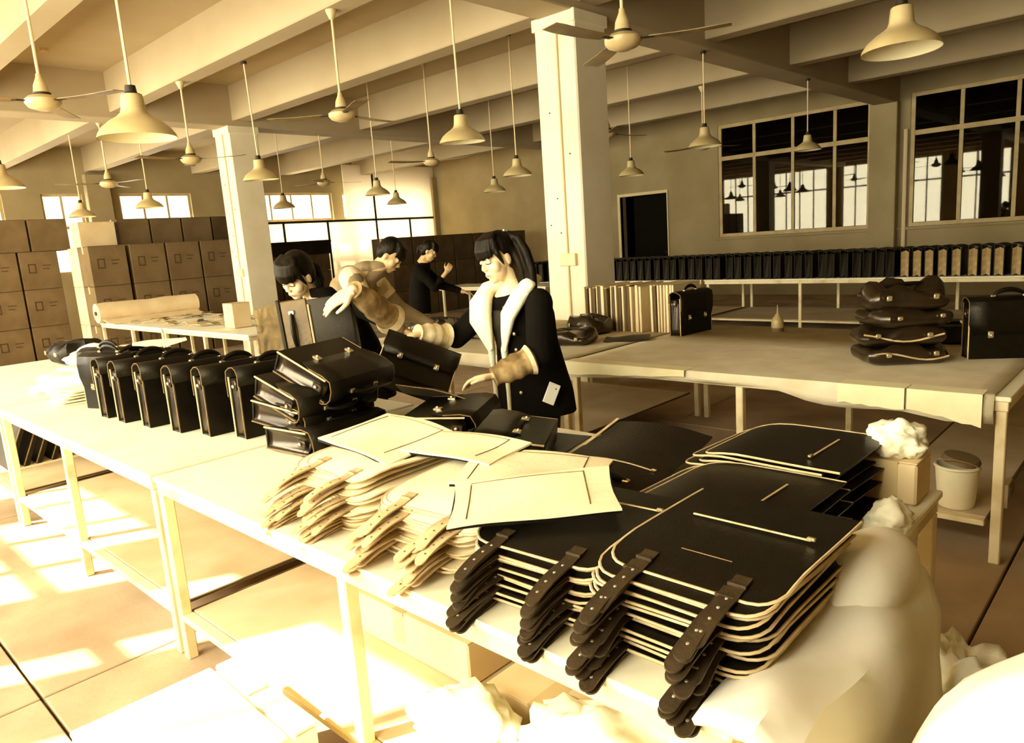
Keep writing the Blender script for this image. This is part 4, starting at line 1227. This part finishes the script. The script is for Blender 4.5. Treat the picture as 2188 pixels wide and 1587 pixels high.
mat('sleeve_cream', rgb(226, 206, 158), 0.9, rgb(196, 170, 118), 16, 4, bump=0.3, bump_scale=60)
mat('hoodie_grey', rgb(150, 130, 90), 0.9, rgb(134, 114, 76), 10, 4, bump=0.2, bump_scale=60)
mat('hoodie_white', rgb(232, 214, 168), 0.85, rgb(222, 202, 154), 8, 4, bump=0.15, bump_scale=50)
mat('phone_white', rgb(244, 240, 216), 0.25)

def remesh(mb, name, material, parent, voxel, smooth=6, factor=0.5):
    me = bpy.data.meshes.new(name+'_raw'); me.from_pydata([tuple(p) for p in mb.v], [], mb.f); me.update()
    o = bpy.data.objects.new(name+'_raw', me); col.objects.link(o)
    r_ = o.modifiers.new('vox', 'REMESH'); r_.mode = 'VOXEL'; r_.voxel_size = voxel; r_.use_smooth_shade = True
    if smooth:
        s_ = o.modifiers.new('sm', 'SMOOTH'); s_.iterations = smooth; s_.factor = factor
    dg = bpy.context.evaluated_depsgraph_get()
    out = bpy.data.meshes.new_from_object(o.evaluated_get(dg))
    bpy.data.objects.remove(o); bpy.data.meshes.remove(me)
    out.name = name
    out.materials.clear(); out.materials.append(MATS[material])
    out.polygons.foreach_set('use_smooth', [True]*len(out.polygons))
    return link(name, out, parent)
def loft(mb, secs, seg=24):
    """secs: (x, y, z, rx, ry, yaw) rings, stacked and capped"""
    vs_, fs_ = [], []
    for (x, y, z, rx, ry, yaw) in secs:
        c, s = math.cos(yaw), math.sin(yaw)
        for k in range(seg):
            a = 2*PI*k/seg
            px, py = rx*math.cos(a), ry*math.sin(a)
            vs_.append((x+px*c-py*s, y+px*s+py*c, z))
    n = len(secs)
    for i in range(n-1):
        for k in range(seg):
            k2 = (k+1) % seg
            fs_.append((i*seg+k, i*seg+k2, (i+1)*seg+k2, (i+1)*seg+k))
    fs_.append(tuple(reversed(range(seg)))); fs_.append(tuple(range((n-1)*seg, n*seg)))
    return mb.add(vs_, fs_)
def limb(mb, pts, rr, seg=14):
    """tapered limb with round joints"""
    pts = [Vector(p) for p in pts]
    mb.tube(pts, rr, seg)
    for p, r_ in zip(pts, rr): mb.ball(p, r_*0.995, 12, 8)
    return mb
def hand(mb, wrist, d, nrm, side, curl=0.5, s=1.0, spread=0.12):
    """palm and five fingers; d points from wrist to fingertips, nrm out of the back of the hand"""
    d = Vector(d).normalized(); nrm = Vector(nrm); nrm = (nrm - d*nrm.dot(d)).normalized()
    w = d.cross(nrm)*side          # toward the thumb
    W = Vector(wrist)
    for q in (-0.028, -0.010, 0.010, 0.028):
        mb.tube([W + w*q*0.6*s, W + d*0.05*s + w*q*0.95*s, W + d*0.088*s + w*q*1.05*s], [0.015*s, 0.0155*s, 0.0115*s], 10)
    mb.ball(W+d*0.045*s, (0.024*s, 0.024*s, 0.016*s), 10, 8)
    for q, L in ((0.029, 0.070), (0.010, 0.078), (-0.010, 0.072), (-0.028, 0.056)):
        p = W + d*0.085*s + w*q*1.08*s
        dirv = (d + w*q*spread*20*0.3).normalized(); ang = 0.0
        pts = [p]
        for seg_, fr in enumerate((0.44, 0.32, 0.24)):
            ang += curl*(0.55, 0.8, 0.5)[seg_]
            step = dirv*math.cos(ang) - nrm*math.sin(ang)
            pts.append(pts[-1] + step*L*fr*s)
        limb(mb, pts, [0.0098*s, 0.0088*s, 0.0080*s, 0.0066*s], 10)
    t0 = W + d*0.022*s + w*0.024*s
    t1 = t0 + (d*0.55 + w*0.75 - nrm*0.2).normalized()*0.040*s
    t2 = t1 + (d*0.85 + w*0.35 - nrm*0.35*curl).normalized()*0.032*s
    t3 = t2 + (d*0.95 - nrm*0.6*curl).normalized()*0.024*s
    limb(mb, [t0, t1, t2, t3], [0.015*s, 0.0115*s, 0.0100*s, 0.0080*s], 10)
def head_skin(mb, M, s=1.0, neck=True):
    """M maps head space (-y forward, z up, origin mid skull) to the world"""
    def b(c, r_): mb.ball((0, 0, 0), 1.0, 18, 12, M @ Matrix.Translation(Vector(c)*s) @ Matrix.Diagonal((r_[0]*s, r_[1]*s, r_[2]*s, 1)))
    b((0, 0.008, 0.022), (0.076, 0.094, 0.102))
    b((0, -0.028, -0.045), (0.060, 0.062, 0.072))
    b((0, -0.055, -0.095), (0.030, 0.028, 0.024))
    b((0, -0.020, -0.080), (0.046, 0.052, 0.034))
    for q in (-1, 1):
        b((0.040*q, -0.052, -0.030), (0.028, 0.030, 0.034))
        b((0.033*q, -0.080, 0.002), (0.018, 0.010, 0.010))
        b((0.034*q, -0.078, 0.022), (0.022, 0.012, 0.007))
        b((0.078*q, 0.012, -0.012), (0.009, 0.018, 0.030))
        b((0.009*q, -0.097, -0.034), (0.010, 0.009, 0.008))
    b((0, -0.090, 0.000), (0.010, 0.010, 0.026)); b((0, -0.100, -0.026), (0.011, 0.014, 0.013))
    b((0, -0.086, -0.063), (0.024, 0.010, 0.008)); b((0, -0.084, -0.075), (0.020, 0.010, 0.007))
    if neck:
        mb.tube([M @ (Vector((0, 0.020, -0.055))*s), M @ (Vector((0, 0.034, -0.12))*s), M @ (Vector((0, 0.045, -0.185))*s)], [0.050*s, 0.047*s, 0.056*s], 16)
def face_details(parent, M, s=1.0):
    for q in (-1, 1):
        MB().tube([M @ (Vector((q*(0.016+0.032*i/5), -0.0905+0.010*(i/5)**2+0.002, -0.003-0.004*math.sin(i/5*PI)))*s) for i in range(6)], 0.0022*s, 6).build('eyelashes', 'lash', parent, True)
        MB().tube([M @ (Vector((q*(0.012+0.034*i/5), -0.092+0.012*(i/5)**2, 0.026+0.004*math.sin(i/5*PI)))*s) for i in range(6)], 0.0022*s, 6).build('eyebrow', 'lash', parent, True)
    mb = MB()
    mb.tube([M @ (Vector((-0.020+0.04*i/6, -0.0935+0.008*((i-3)/3)**2, -0.066-0.001*math.cos(i)))*s) for i in range(7)], [0.001*s, 0.0045*s, 0.0055*s, 0.005*s, 0.0055*s, 0.0045*s, 0.001*s], 8)
    mb.build('lips', 'lip', parent, True)
def hair_cap(mb, M, s=1.0, bangs=True, locks=True, low=0.0):
    def b(c, r_): mb.ball((0, 0, 0), 1.0, 18, 12, M @ Matrix.Translation(Vector(c)*s) @ Matrix.Diagonal((r_[0]*s, r_[1]*s, r_[2]*s, 1)))
    b((0, 0.030, 0.042), (0.085, 0.090, 0.098)); b((0, 0.052, -0.005+low), (0.076, 0.064, 0.085))
    if bangs:
        for i in range(13):
            q = (i-6)/6.0
            x = 0.070*q
            f = -0.098*math.sqrt(max(0.05, 1-(q*0.86)**2))
            mb.tube([M @ (Vector(p)*s) for p in ((x*0.5, 0.0, 0.132), (x*0.9, f*0.75, 0.108), (x*1.02, f*1.02, 0.062), (x*1.06, f*1.05, 0.016+0.008*abs(q)+0.004*math.sin(i*2.3)))], [0.014*s, 0.015*s, 0.013*s, 0.006*s], 8)
    if locks:
        for q in (-1, 1):
            mb.tube([M @ (Vector(p)*s) for p in ((0.066*q, -0.035, 0.09), (0.080*q, -0.045, 0.03), (0.080*q, -0.030, -0.01), (0.079*q, -0.022, -0.035))], [0.018*s, 0.014*s, 0.009*s, 0.003*s], 8)
def frame(pos, facing, down=0.0, roll=0.0, yaw_extra=0.0):
    """head matrix: facing is the horizontal look direction, down the bow of the head"""
    f = Vector((facing[0], facing[1], 0)).normalized()
    a = math.atan2(f.x, -f.y)
    return Matrix.Translation(pos) @ Matrix.Rotation(a+yaw_extra, 4, 'Z') @ Matrix.Rotation(down, 4, 'X') @ Matrix.Rotation(roll, 4, 'Y')

# ---- the woman with the pale fleece collar, handling a briefcase at the near table
w1 = thing('person', 'person in a dark coat with pale fleece collar, handling a briefcase', 'person', (-2.62, 2.86, 0))
OFF = Vector((-2.62, 2.86, 0))
def place_children(root):
    """parts were modelled in world space: shift them under the root"""
    inv = Matrix.Translation(-Vector(root.location))
    for c in kids(root):
        c.data.transform(inv)
        for g_ in kids(c): g_.data.transform(inv)
hM = frame((-2.655, 2.725, 1.505), (-0.20, -0.98), R(14), R(-3))
sk = MB()
head_skin(sk, hM)
rs, re, rw = Vector((-2.80, 2.83, 1.275)), Vector((-2.93, 2.64, 1.09)), Vector((-2.945, 2.40, 1.145))
ls, le, lw = Vector((-2.455, 2.80, 1.27)), Vector((-2.35, 2.66, 1.02)), Vector((-2.47, 2.46, 0.945))
loft(sk, [(-2.62, 2.86, 0.86, 0.15, 0.105, 0.35), (-2.62, 2.86, 0.98, 0.135, 0.095, 0.35), (-2.625, 2.85, 1.10, 0.135, 0.095, 0.35), (-2.63, 2.83, 1.24, 0.15, 0.095, 0.35), (-2.635, 2.81, 1.31, 0.11, 0.07, 0.35), (-2.64, 2.80, 1.36, 0.06, 0.055, 0.35)])
limb(sk, [rs, re, rw], [0.046, 0.040, 0.026]); limb(sk, [ls, le, lw], [0.046, 0.040, 0.026])
hand(sk, rw, (-0.25, -0.92, -0.10), (-0.1, 0.0, 1.0), 1, curl=0.6, s=1.05)
hand(sk, lw, (-0.75, -0.62, -0.10), (-0.30, 0.1, 1.0), -1, curl=0.5, s=1.12)
for s_ in (-1, 1):
    limb(sk, [(-2.62+0.085*s_, 2.86+0.03*s_, 0.88), (-2.62+0.09*s_, 2.85+0.03*s_, 0.48), (-2.62+0.09*s_, 2.88+0.03*s_, 0.09)], [0.085, 0.058, 0.040])
    sk.ball((-2.63+0.09*s_, 2.82+0.03*s_, 0.045), (0.045, 0.10, 0.042), 14, 8)
remesh(sk, 'body', 'skin', w1, 0.005, 4)
face_details(w1, hM)
hr = MB(); hair_cap(hr, hM)
for i in range(9):   # long hair gathered high and falling behind her left shoulder
    q = (i-4)*0.012
    hr.tube([hM @ Vector(p) for p in ((0.02+q*0.4, 0.075, 0.105), (0.036+q, 0.100, 0.070), (0.048+q*1.4, 0.102, -0.01), (0.054+q*1.8, 0.090, -0.10), (0.060+q*1.7, 0.070, -0.20), (0.058+q*1.2, 0.045, -0.275+0.012*abs(i-4)))], [0.020, 0.026, 0.028, 0.024, 0.016, 0.004], 8)
for i in range(5):
    q = (i-2)*0.012
    hr.tube([hM @ Vector(p) for p in ((0.045+q*0.6, 0.065, 0.03), (0.058+q, 0.070, -0.06), (0.062+q, 0.062, -0.14), (0.06+q, 0.05, -0.20))], [0.030, 0.026, 0.018, 0.006], 8)
remesh(hr, 'hair', 'hair', w1, 0.005, 2)
clip = MB()
for p in ((0.028, 0.070, 0.125), (0.040, 0.082, 0.112), (0.048, 0.094, 0.098)):
    clip.ball(hM @ Vector(p), 0.008, 8, 6)
clip.build('hair_clip', 'rivet_metal', w1, True)['kind'] = 'stuff'
# coat with flared hem and sleeves
ct = MB()
Y_ = 0.35
loft(ct, [(-2.60, 2.88, 0.66, 0.235, 0.165, Y_), (-2.60, 2.88, 0.78, 0.222, 0.155, Y_), (-2.605, 2.875, 0.92, 0.192, 0.140, Y_), (-2.615, 2.865, 1.06, 0.172, 0.128, Y_), (-2.625, 2.85, 1.20, 0.182, 0.122, Y_), (-2.63, 2.84, 1.275, 0.170, 0.105, Y_), (-2.635, 2.835, 1.325, 0.110, 0.080, Y_), (-2.64, 2.83, 1.345, 0.07, 0.06, Y_)])
rc = rs + (re-rs)*1.0
limb(ct, [rs, re, re+(rw-re)*0.42], [0.072, 0.062, 0.052]); limb(ct, [ls, le, le+(lw-le)*0.32], [0.074, 0.066, 0.056])
ct.ball((rs+ls)/2, (0.20, 0.10, 0.06), 14, 8)
remesh(ct, 'coat', 'coat_black', w1, 0.008, 5)
# dark top in the open neck
nt_ = MB(); loft(nt_, [(-2.655, 2.765, 1.02, 0.07, 0.035, Y_), (-2.66, 2.745, 1.16, 0.075, 0.035, Y_), (-2.665, 2.745, 1.235, 0.055, 0.03, Y_)], 16)
remesh(nt_, 'top', 'top_black', w1, 0.007, 3)
# fleece collar: broad lapels from the nape down the front
fl = MB()
nape = Vector((-2.60, 2.875, 1.37))
fl.tube([nape, (-2.72, 2.845, 1.375), (-2.79, 2.775, 1.34), (-2.795, 2.715, 1.27), (-2.775, 2.685, 1.19), (-2.735, 2.68, 1.10), (-2.715, 2.685, 1.02)], [0.040, 0.052, 0.076, 0.092, 0.086, 0.050, 0.020], 16, flat=0.60)
fl.tube([nape, (-2.53, 2.855, 1.385), (-2.515, 2.785, 1.36), (-2.545, 2.735, 1.29), (-2.585, 2.700, 1.21), (-2.605, 2.695, 1.12), (-2.625, 2.695, 1.02)], [0.040, 0.046, 0.054, 0.062, 0.060, 0.040, 0.018], 16, flat=0.60)
for p in ((-2.70, 2.845, 1.37), (-2.56, 2.845, 1.38)): fl.ball(p, 0.04, 12, 8)
remesh(fl, 'fleece_collar', 'fleece', w1, 0.007, 3)
for x, dy in ((-2.725, 0.0), (-2.628, 0.0)):
    MB().tube([(x, 2.715, 1.12), (x, 2.700, 1.03), (x-0.002, 2.706, 0.92), (x-0.002, 2.712, 0.80), (x, 2.712, 0.69)], [0.010, 0.024, 0.017, 0.015, 0.016], 10, flat=0.6).build('fleece_edge', 'fleece', w1, True)
# sleeve covers
def sleeve_cover(parent, a, b, r0, r1, mtl='sleeve_tan'):
    a, b = Vector(a), Vector(b); n = 12
    MB().tube([a+(b-a)*i/n for i in range(n+1)], [r0+(r1-r0)*i/n + 0.0045*math.sin(i*1.7+0.6*math.sin(i))+0.008*math.sin(i/n*PI) for i in range(n+1)], 18).build('sleeve_cover', mtl, parent, True)
    MB().tube([a+(b-a)*q for q in (-0.06, 0.0, 0.10)], [r0*0.95, r0*1.22, r0*1.05], 18).build('elastic_band', 'sleeve_cream', parent, True)
sleeve_cover(w1, re+(rw-re)*0.30, rw+(rw-re)*0.06, 0.060, 0.044, 'sleeve_cream')
sleeve_cover(w1, le+(lw-le)*0.20, lw+(lw-le)*0.04, 0.066, 0.046)
for p in ((-2.805, 2.705, 1.085), (-2.555, 2.705, 1.115), (-2.555, 2.712, 1.03), (-2.55, 2.718, 0.90), (-2.55, 2.722, 0.80)):
    MB().ball(p, (0.011, 0.008, 0.011), 10, 8).build('button', 'lock_metal', w1, True)
nk = MB().tube([hM @ Vector(p) for p in ((-0.045, -0.015, -0.20), (-0.02, -0.050, -0.235), (0.0, -0.062, -0.25), (0.02, -0.050, -0.235), (0.045, -0.015, -0.20))], 0.0025, 6)
nk.build('necklace', 'lock_metal', w1, True)
tr = MB()
for s_ in (-1, 1):
    limb(tr, [(-2.62+0.085*s_, 2.86+0.03*s_, 0.80), (-2.62+0.09*s_, 2.85+0.03*s_, 0.48), (-2.62+0.09*s_, 2.88+0.03*s_, 0.07)], [0.098, 0.072, 0.056])
remesh(tr, 'trousers', 'trousers_dark', w1, 0.01, 4)
place_children(w1)
ph = thing('phone', 'white phone poking out of the dark coat pocket', 'phone', (-2.385, 2.775, 0.80), (R(-8), R(28), R(58)))
MB().rbox(-0.032, 0.032, -0.006, 0.006, -0.055, 0.055, 0.004, seg=2).build('phone_body', 'phone_white', ph)
MB().ball((0.012, -0.0065, 0.030), (0.004, 0.001, 0.004), 8, 6).build('camera_lens', 'lash', ph)

# ---- the worker bowing over the open case
w2 = thing('person', 'person with dark fringe bowing over the open briefcase', 'person', (-4.12, 2.72, 0))
hM2 = frame((-4.12, 2.38, 1.475), (0.18, -1.0), R(30), R(10))
sk = MB(); head_skin(sk, hM2)
ls, le, lw = Vector((-3.92, 2.66, 1.28)), Vector((-3.64, 2.64, 1.21)), Vector((-3.515, 2.335, 1.40))
rs, re, rw = Vector((-4.30, 2.62, 1.25)), Vector((-4.36, 2.40, 1.02)), Vector((-4.15, 2.18, 1.05))
loft(sk, [(-4.12, 2.74, 0.88, 0.15, 0.105, 0), (-4.12, 2.70, 1.05, 0.135, 0.10, 0), (-4.11, 2.62, 1.20, 0.15, 0.10, 0), (-4.10, 2.56, 1.29, 0.11, 0.08, 0), (-4.09, 2.50, 1.345, 0.06, 0.06, 0)])
limb(sk, [ls, le, lw], [0.048, 0.042, 0.027]); limb(sk, [rs, re, rw], [0.048, 0.042, 0.027])
hand(sk, lw, (-0.58, -0.62, -0.42), (0.10, -0.62, 0.78), -1, curl=0.25, s=1.22, spread=0.6)
hand(sk, rw, (0.5, -0.6, 0.1), (0, 0, 1), 1, curl=0.6)
for s_ in (-1, 1):
    limb(sk, [(-4.12+0.085*s_, 2.76, 0.88), (-4.12+0.09*s_, 2.75, 0.48), (-4.12+0.09*s_, 2.78, 0.09)], [0.085, 0.058, 0.040])
    sk.ball((-4.12+0.09*s_, 2.72, 0.045), (0.045, 0.10, 0.042), 14, 8)
remesh(sk, 'body', 'skin', w2, 0.0055, 4)
face_details(w2, hM2)
hr = MB(); hair_cap(hr, hM2, 1.03)
for i in range(5):
    q = (i-2)*0.02
    hr.tube([hM2 @ Vector(p) for p in ((q*0.6, 0.09, 0.05), (q, 0.125, -0.02), (q*1.2, 0.12, -0.10), (q, 0.10, -0.16))], [0.022, 0.024, 0.018, 0.005], 8)
remesh(hr, 'hair', 'hair', w2, 0.006, 2)
ct = MB()
loft(ct, [(-4.12, 2.78, 0.70, 0.21, 0.15, 0), (-4.12, 2.76, 0.88, 0.19, 0.14, 0), (-4.12, 2.72, 1.05, 0.175, 0.13, 0), (-4.11, 2.64, 1.19, 0.185, 0.125, 0), (-4.10, 2.58, 1.28, 0.17, 0.105, 0), (-4.095, 2.54, 1.34, 0.10, 0.085, 0), (-4.09, 2.50, 1.40, 0.07, 0.068, 0)])
limb(ct, [ls, le, le+(lw-le)*0.35], [0.075, 0.066, 0.054]); limb(ct, [rs, re, re+(rw-re)*0.5], [0.075, 0.064, 0.052])
remesh(ct, 'coat', 'coat_black', w2, 0.009, 5)
sleeve_cover(w2, le+(le-ls)*0.02, lw+(lw-le)*0.0, 0.074, 0.046, 'sleeve_tan')
sleeve_cover(w2, re+(rw-re)*0.25, rw, 0.062, 0.044, 'sleeve_tan')
tr = MB()
for s_ in (-1, 1):
    limb(tr, [(-4.12+0.085*s_, 2.76, 0.82), (-4.12+0.09*s_, 2.75, 0.48), (-4.12+0.09*s_, 2.78, 0.07)], [0.098, 0.072, 0.056])
remesh(tr, 'trousers', 'trousers_dark', w2, 0.012, 4)
place_children(w2)
w2.location = (-4.12+0.40, 2.72-0.20, 0)

# ---- the man in the hooded jacket, bent over the second-row table
w3 = thing('person', 'person in a grey hooded jacket with pale shoulders, bent forward', 'person', (-4.86, 3.22, 0))
hM3 = frame((-4.545, 3.485, 1.535), (0.80, 0.60), R(42), R(0))
sk = MB(); head_skin(sk, hM3)
rs, re, rw = Vector((-4.58, 3.15, 1.37)), Vector((-4.50, 3.20, 1.09)), Vector((-4.40, 3.43, 0.97))
ls, le, lw = Vector((-4.84, 3.50, 1.36)), Vector((-4.72, 3.66, 1.10)), Vector((-4.52, 3.84, 0.94))
TA = math.atan2(0.66, 0.75)-PI/2
loft(sk, [(-4.88, 3.20, 0.90, 0.15, 0.11, TA), (-4.84, 3.23, 1.08, 0.14, 0.11, TA), (-4.74, 3.31, 1.26, 0.16, 0.11, TA), (-4.67, 3.37, 1.38, 0.14, 0.09, TA), (-4.60, 3.43, 1.45, 0.07, 0.07, TA)])
limb(sk, [rs, re, rw], [0.05, 0.044, 0.03]); limb(sk, [ls, le, lw], [0.05, 0.044, 0.03])
hand(sk, rw, (0.5, 0.7, -0.35), (0.2, 0, 1), -1, curl=0.5, s=1.08); hand(sk, lw, (0.5, 0.6, -0.35), (0.2, 0, 1), 1, curl=0.5, s=1.08)
for s_ in (-1, 1):
    c = Vector((0.66*s_*0.09, -0.75*s_*0.09, 0))
    limb(sk, [Vector((-4.88, 3.20, 0.90))+c, Vector((-4.86, 3.22, 0.48))+c, Vector((-4.89, 3.19, 0.09))+c], [0.088, 0.060, 0.042])
    sk.ball(Vector((-4.85, 3.22, 0.045))+c, (0.08, 0.08, 0.042), 14, 8)
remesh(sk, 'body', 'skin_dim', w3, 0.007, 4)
face_details(w3, hM3)
hr = MB(); hair_cap(hr, hM3, 1.02, bangs=True, locks=False, low=0.02)
remesh(hr, 'hair', 'hair', w3, 0.007, 2)
ct = MB()
loft(ct, [(-4.90, 3.19, 0.78, 0.20, 0.155, TA), (-4.88, 3.20, 0.92, 0.19, 0.15, TA), (-4.84, 3.23, 1.08, 0.185, 0.145, TA), (-4.75, 3.30, 1.26, 0.20, 0.14, TA), (-4.68, 3.36, 1.37, 0.18, 0.12, TA), (-4.63, 3.40, 1.43, 0.10, 0.09, TA)])
limb(ct, [rs, re, re+(rw-re)*0.9], [0.082, 0.068, 0.046]); limb(ct, [ls, le, le+(lw-le)*0.9], [0.082, 0.068, 0.046])
remesh(ct, 'jacket', 'hoodie_grey', w3, 0.01, 5)
yk = MB()
limb(yk, [rs+Vector((-0.03, 0.0, 0.02)), rs+(re-rs)*0.34], [0.094, 0.088]); limb(yk, [ls+Vector((-0.02, 0, 0.02)), ls+(le-ls)*0.34], [0.094, 0.088])
yk.ball((-4.70, 3.34, 1.365), (0.155, 0.155, 0.085), 16, 10)
remesh(yk, 'shoulder_yoke', 'hoodie_white', w3, 0.009, 4)
for sgn, (a_, b_) in enumerate(((rs, re), (ls, le))):
    MB().tube([a_+(b_-a_)*q for q in (0.46, 0.60)], [0.0815, 0.0785], 18).build('sleeve_stripe', 'hoodie_white', w3, True)
hd = MB()
hd.ball((-4.80, 3.27, 1.40), (0.11, 0.11, 0.085), 14, 10); hd.ball((-4.70, 3.36, 1.45), (0.11, 0.11, 0.06), 14, 10); hd.ball((-4.86, 3.22, 1.32), (0.09, 0.09, 0.09), 14, 10); hd.ball((-4.63, 3.42, 1.455), (0.095, 0.095, 0.055), 14, 10)
remesh(hd, 'hood', 'hoodie_grey', w3, 0.009, 4)
tr = MB()
for s_ in (-1, 1):
    c = Vector((0.66*s_*0.09, -0.75*s_*0.09, 0))
    limb(tr, [Vector((-4.88, 3.20, 0.88))+c, Vector((-4.86, 3.22, 0.48))+c, Vector((-4.89, 3.19, 0.07))+c], [0.105, 0.080, 0.062])
remesh(tr, 'trousers', 'trousers_dark', w3, 0.012, 4)
place_children(w3)

# ---- the distant dark-clad worker
w4 = thing('person', 'distant person in dark clothes with a pale lower sleeve, facing right', 'person', (-7.36, 6.05, 0))
hM4 = frame((-7.22, 6.16, 1.515), (0.75, 0.66), R(26), 0)
sk = MB(); head_skin(sk, hM4)
rs, re, rw = Vector((-7.20, 5.94, 1.30)), Vector((-7.06, 6.06, 1.06)), Vector((-6.96, 6.20, 1.24))
ls, le, lw = Vector((-7.44, 6.20, 1.30)), Vector((-7.24, 6.34, 1.06)), Vector((-7.00, 6.50, 0.96))
loft(sk, [(-7.36, 6.05, 0.88, 0.15, 0.11, TA), (-7.35, 6.06, 1.08, 0.14, 0.10, TA), (-7.32, 6.08, 1.25, 0.15, 0.10, TA), (-7.29, 6.10, 1.34, 0.10, 0.08, TA), (-7.27, 6.12, 1.40, 0.06, 0.06, TA)])
limb(sk, [rs, re, rw], [0.048, 0.042, 0.028]); limb(sk, [ls, le, lw], [0.048, 0.042, 0.028])
hand(sk, rw, (0.2, 0.4, 0.6), (0.7, -0.5, 0), -1, curl=1.1); hand(sk, lw, (0.6, 0.6, -0.2), (0, 0, 1), 1, curl=0.6)
for s_ in (-1, 1):
    c = Vector((0.66*s_*0.09, -0.75*s_*0.09, 0))
    limb(sk, [Vector((-7.36, 6.05, 0.88))+c, Vector((-7.35, 6.06, 0.48))+c, Vector((-7.38, 6.03, 0.09))+c], [0.085, 0.058, 0.040])
    sk.ball(Vector((-7.34, 6.07, 0.045))+c, (0.08, 0.08, 0.042), 14, 8)
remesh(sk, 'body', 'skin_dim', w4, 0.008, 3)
hr = MB(); hair_cap(hr, hM4, 1.04, locks=False)
for i in range(3):
    q = (i-1)*0.02
    hr.tube([hM4 @ Vector(p) for p in ((q, 0.10, 0.06), (q, 0.14, 0.0), (q, 0.13, -0.10))], [0.022, 0.022, 0.006], 8)
remesh(hr, 'hair', 'hair', w4, 0.009, 2)
ct = MB()
loft(ct, [(-7.37, 6.04, 0.72, 0.20, 0.15, TA), (-7.36, 6.05, 0.90, 0.185, 0.14, TA), (-7.35, 6.06, 1.08, 0.175, 0.13, TA), (-7.32, 6.08, 1.24, 0.185, 0.12, TA), (-7.30, 6.10, 1.33, 0.14, 0.10, TA), (-7.28, 6.11, 1.38, 0.07, 0.07, TA)])
limb(ct, [rs, re, re+(rw-re)*0.5], [0.072, 0.062, 0.050]); limb(ct, [ls, le, le+(lw-le)*0.8], [0.072, 0.062, 0.045])
remesh(ct, 'coat', 'coat_black', w4, 0.011, 4)
tr = MB()
for s_ in (-1, 1):
    c = Vector((0.66*s_*0.09, -0.75*s_*0.09, 0))
    limb(tr, [Vector((-7.36, 6.05, 0.84))+c, Vector((-7.33, 6.08, 0.48))+c, Vector((-7.38, 6.03, 0.07))+c], [0.10, 0.076, 0.06])
remesh(tr, 'trousers', 'sleeve_cream', w4, 0.012, 4)
place_children(w4)

# ------------------------------------------------------------------ cases being handled
# open case held upright by the bowing worker: flap, top strip with handle, zip, back board
oc = thing('open_briefcase', 'open briefcase stood on end, its handle and zip facing out', 'briefcase', (-3.36, 1.97, 1.035), (R(-4), R(-5), R(43)))
def ocy(x): return 0.10*(max(0, -0.02-x)/0.24)**1.6
MB().sheet(10, 8, lambda u, v: (-0.27+0.17*u, ocy(-0.27+0.17*u), 0.33*v*(1-0.06*(1-u))), 0.006, Matrix.Identity(4)).build('flap', 'mottled_lining', oc, True)
MB().rbox(-0.105, -0.085, -0.012, 0.018, 0.0, 0.345, 0.004).build('fold', 'black_leather', oc)
MB().rbox(-0.085, 0.055, -0.010, 0.012, 0.0, 0.335, 0.006).build('top_strip', 'brown_leather', oc)
MB().rbox(0.055, 0.28, -0.008, 0.075, 0.0, 0.325, 0.010, seg=2).build('back_board', 'black_leather', oc, True)
hpts = [(-0.03, -0.014-0.022*math.sin(i/8*PI), 0.07+0.20*i/8) for i in range(9)]
hh = MB().tube(hpts, [0.008+0.005*math.sin(i/8*PI) for i in range(9)], 8).build('handle', 'black_leather', oc, True)
for z in (0.07, 0.27):
    MB().rbox(-0.046, -0.014, -0.022, -0.008, z-0.012, z+0.012, 0.004).build('handle_ring', 'lock_metal', hh, True)
MB().ball((-0.03, -0.018, 0.035), 0.010, 10, 8).build('stud', 'rivet_metal', oc, True)
MB().rbox(-0.050, -0.010, -0.013, -0.008, 0.015, 0.055, 0.003).build('stud_tab', 'gusset_leather', oc)
zp = MB().tube([(0.060, -0.012, 0.03), (0.062, -0.012, 0.30)], 0.0055, 6).build('zipper', 'raw_edge', oc)
MB().rbox(0.054, 0.07, -0.020, -0.010, 0.02, 0.034, 0.003).build('zip_pull', 'lock_metal', zp)
# case between the fleece-collared woman's hands
vx = Matrix.Translation((-2.82, 2.20, 0.905)) @ RZ(47)
hc = place_case('briefcase held at a slant between the fleece-collared woman\'s hands', vx @ RY(24) @ RX(-50), None, scale=(0.95, 1.25, 0.85))
# dark case standing open behind the heap, under the bowing worker's arm
fs = flat_sheet('leather_sheet', 'black flap sheet hanging from the slanted case', -2.58, 2.16, 0.90, 40, 0.34, 0.28, 'black_leather', seed=5, bend=0.02, trim='brown_edge', rx=-20, ry=16)
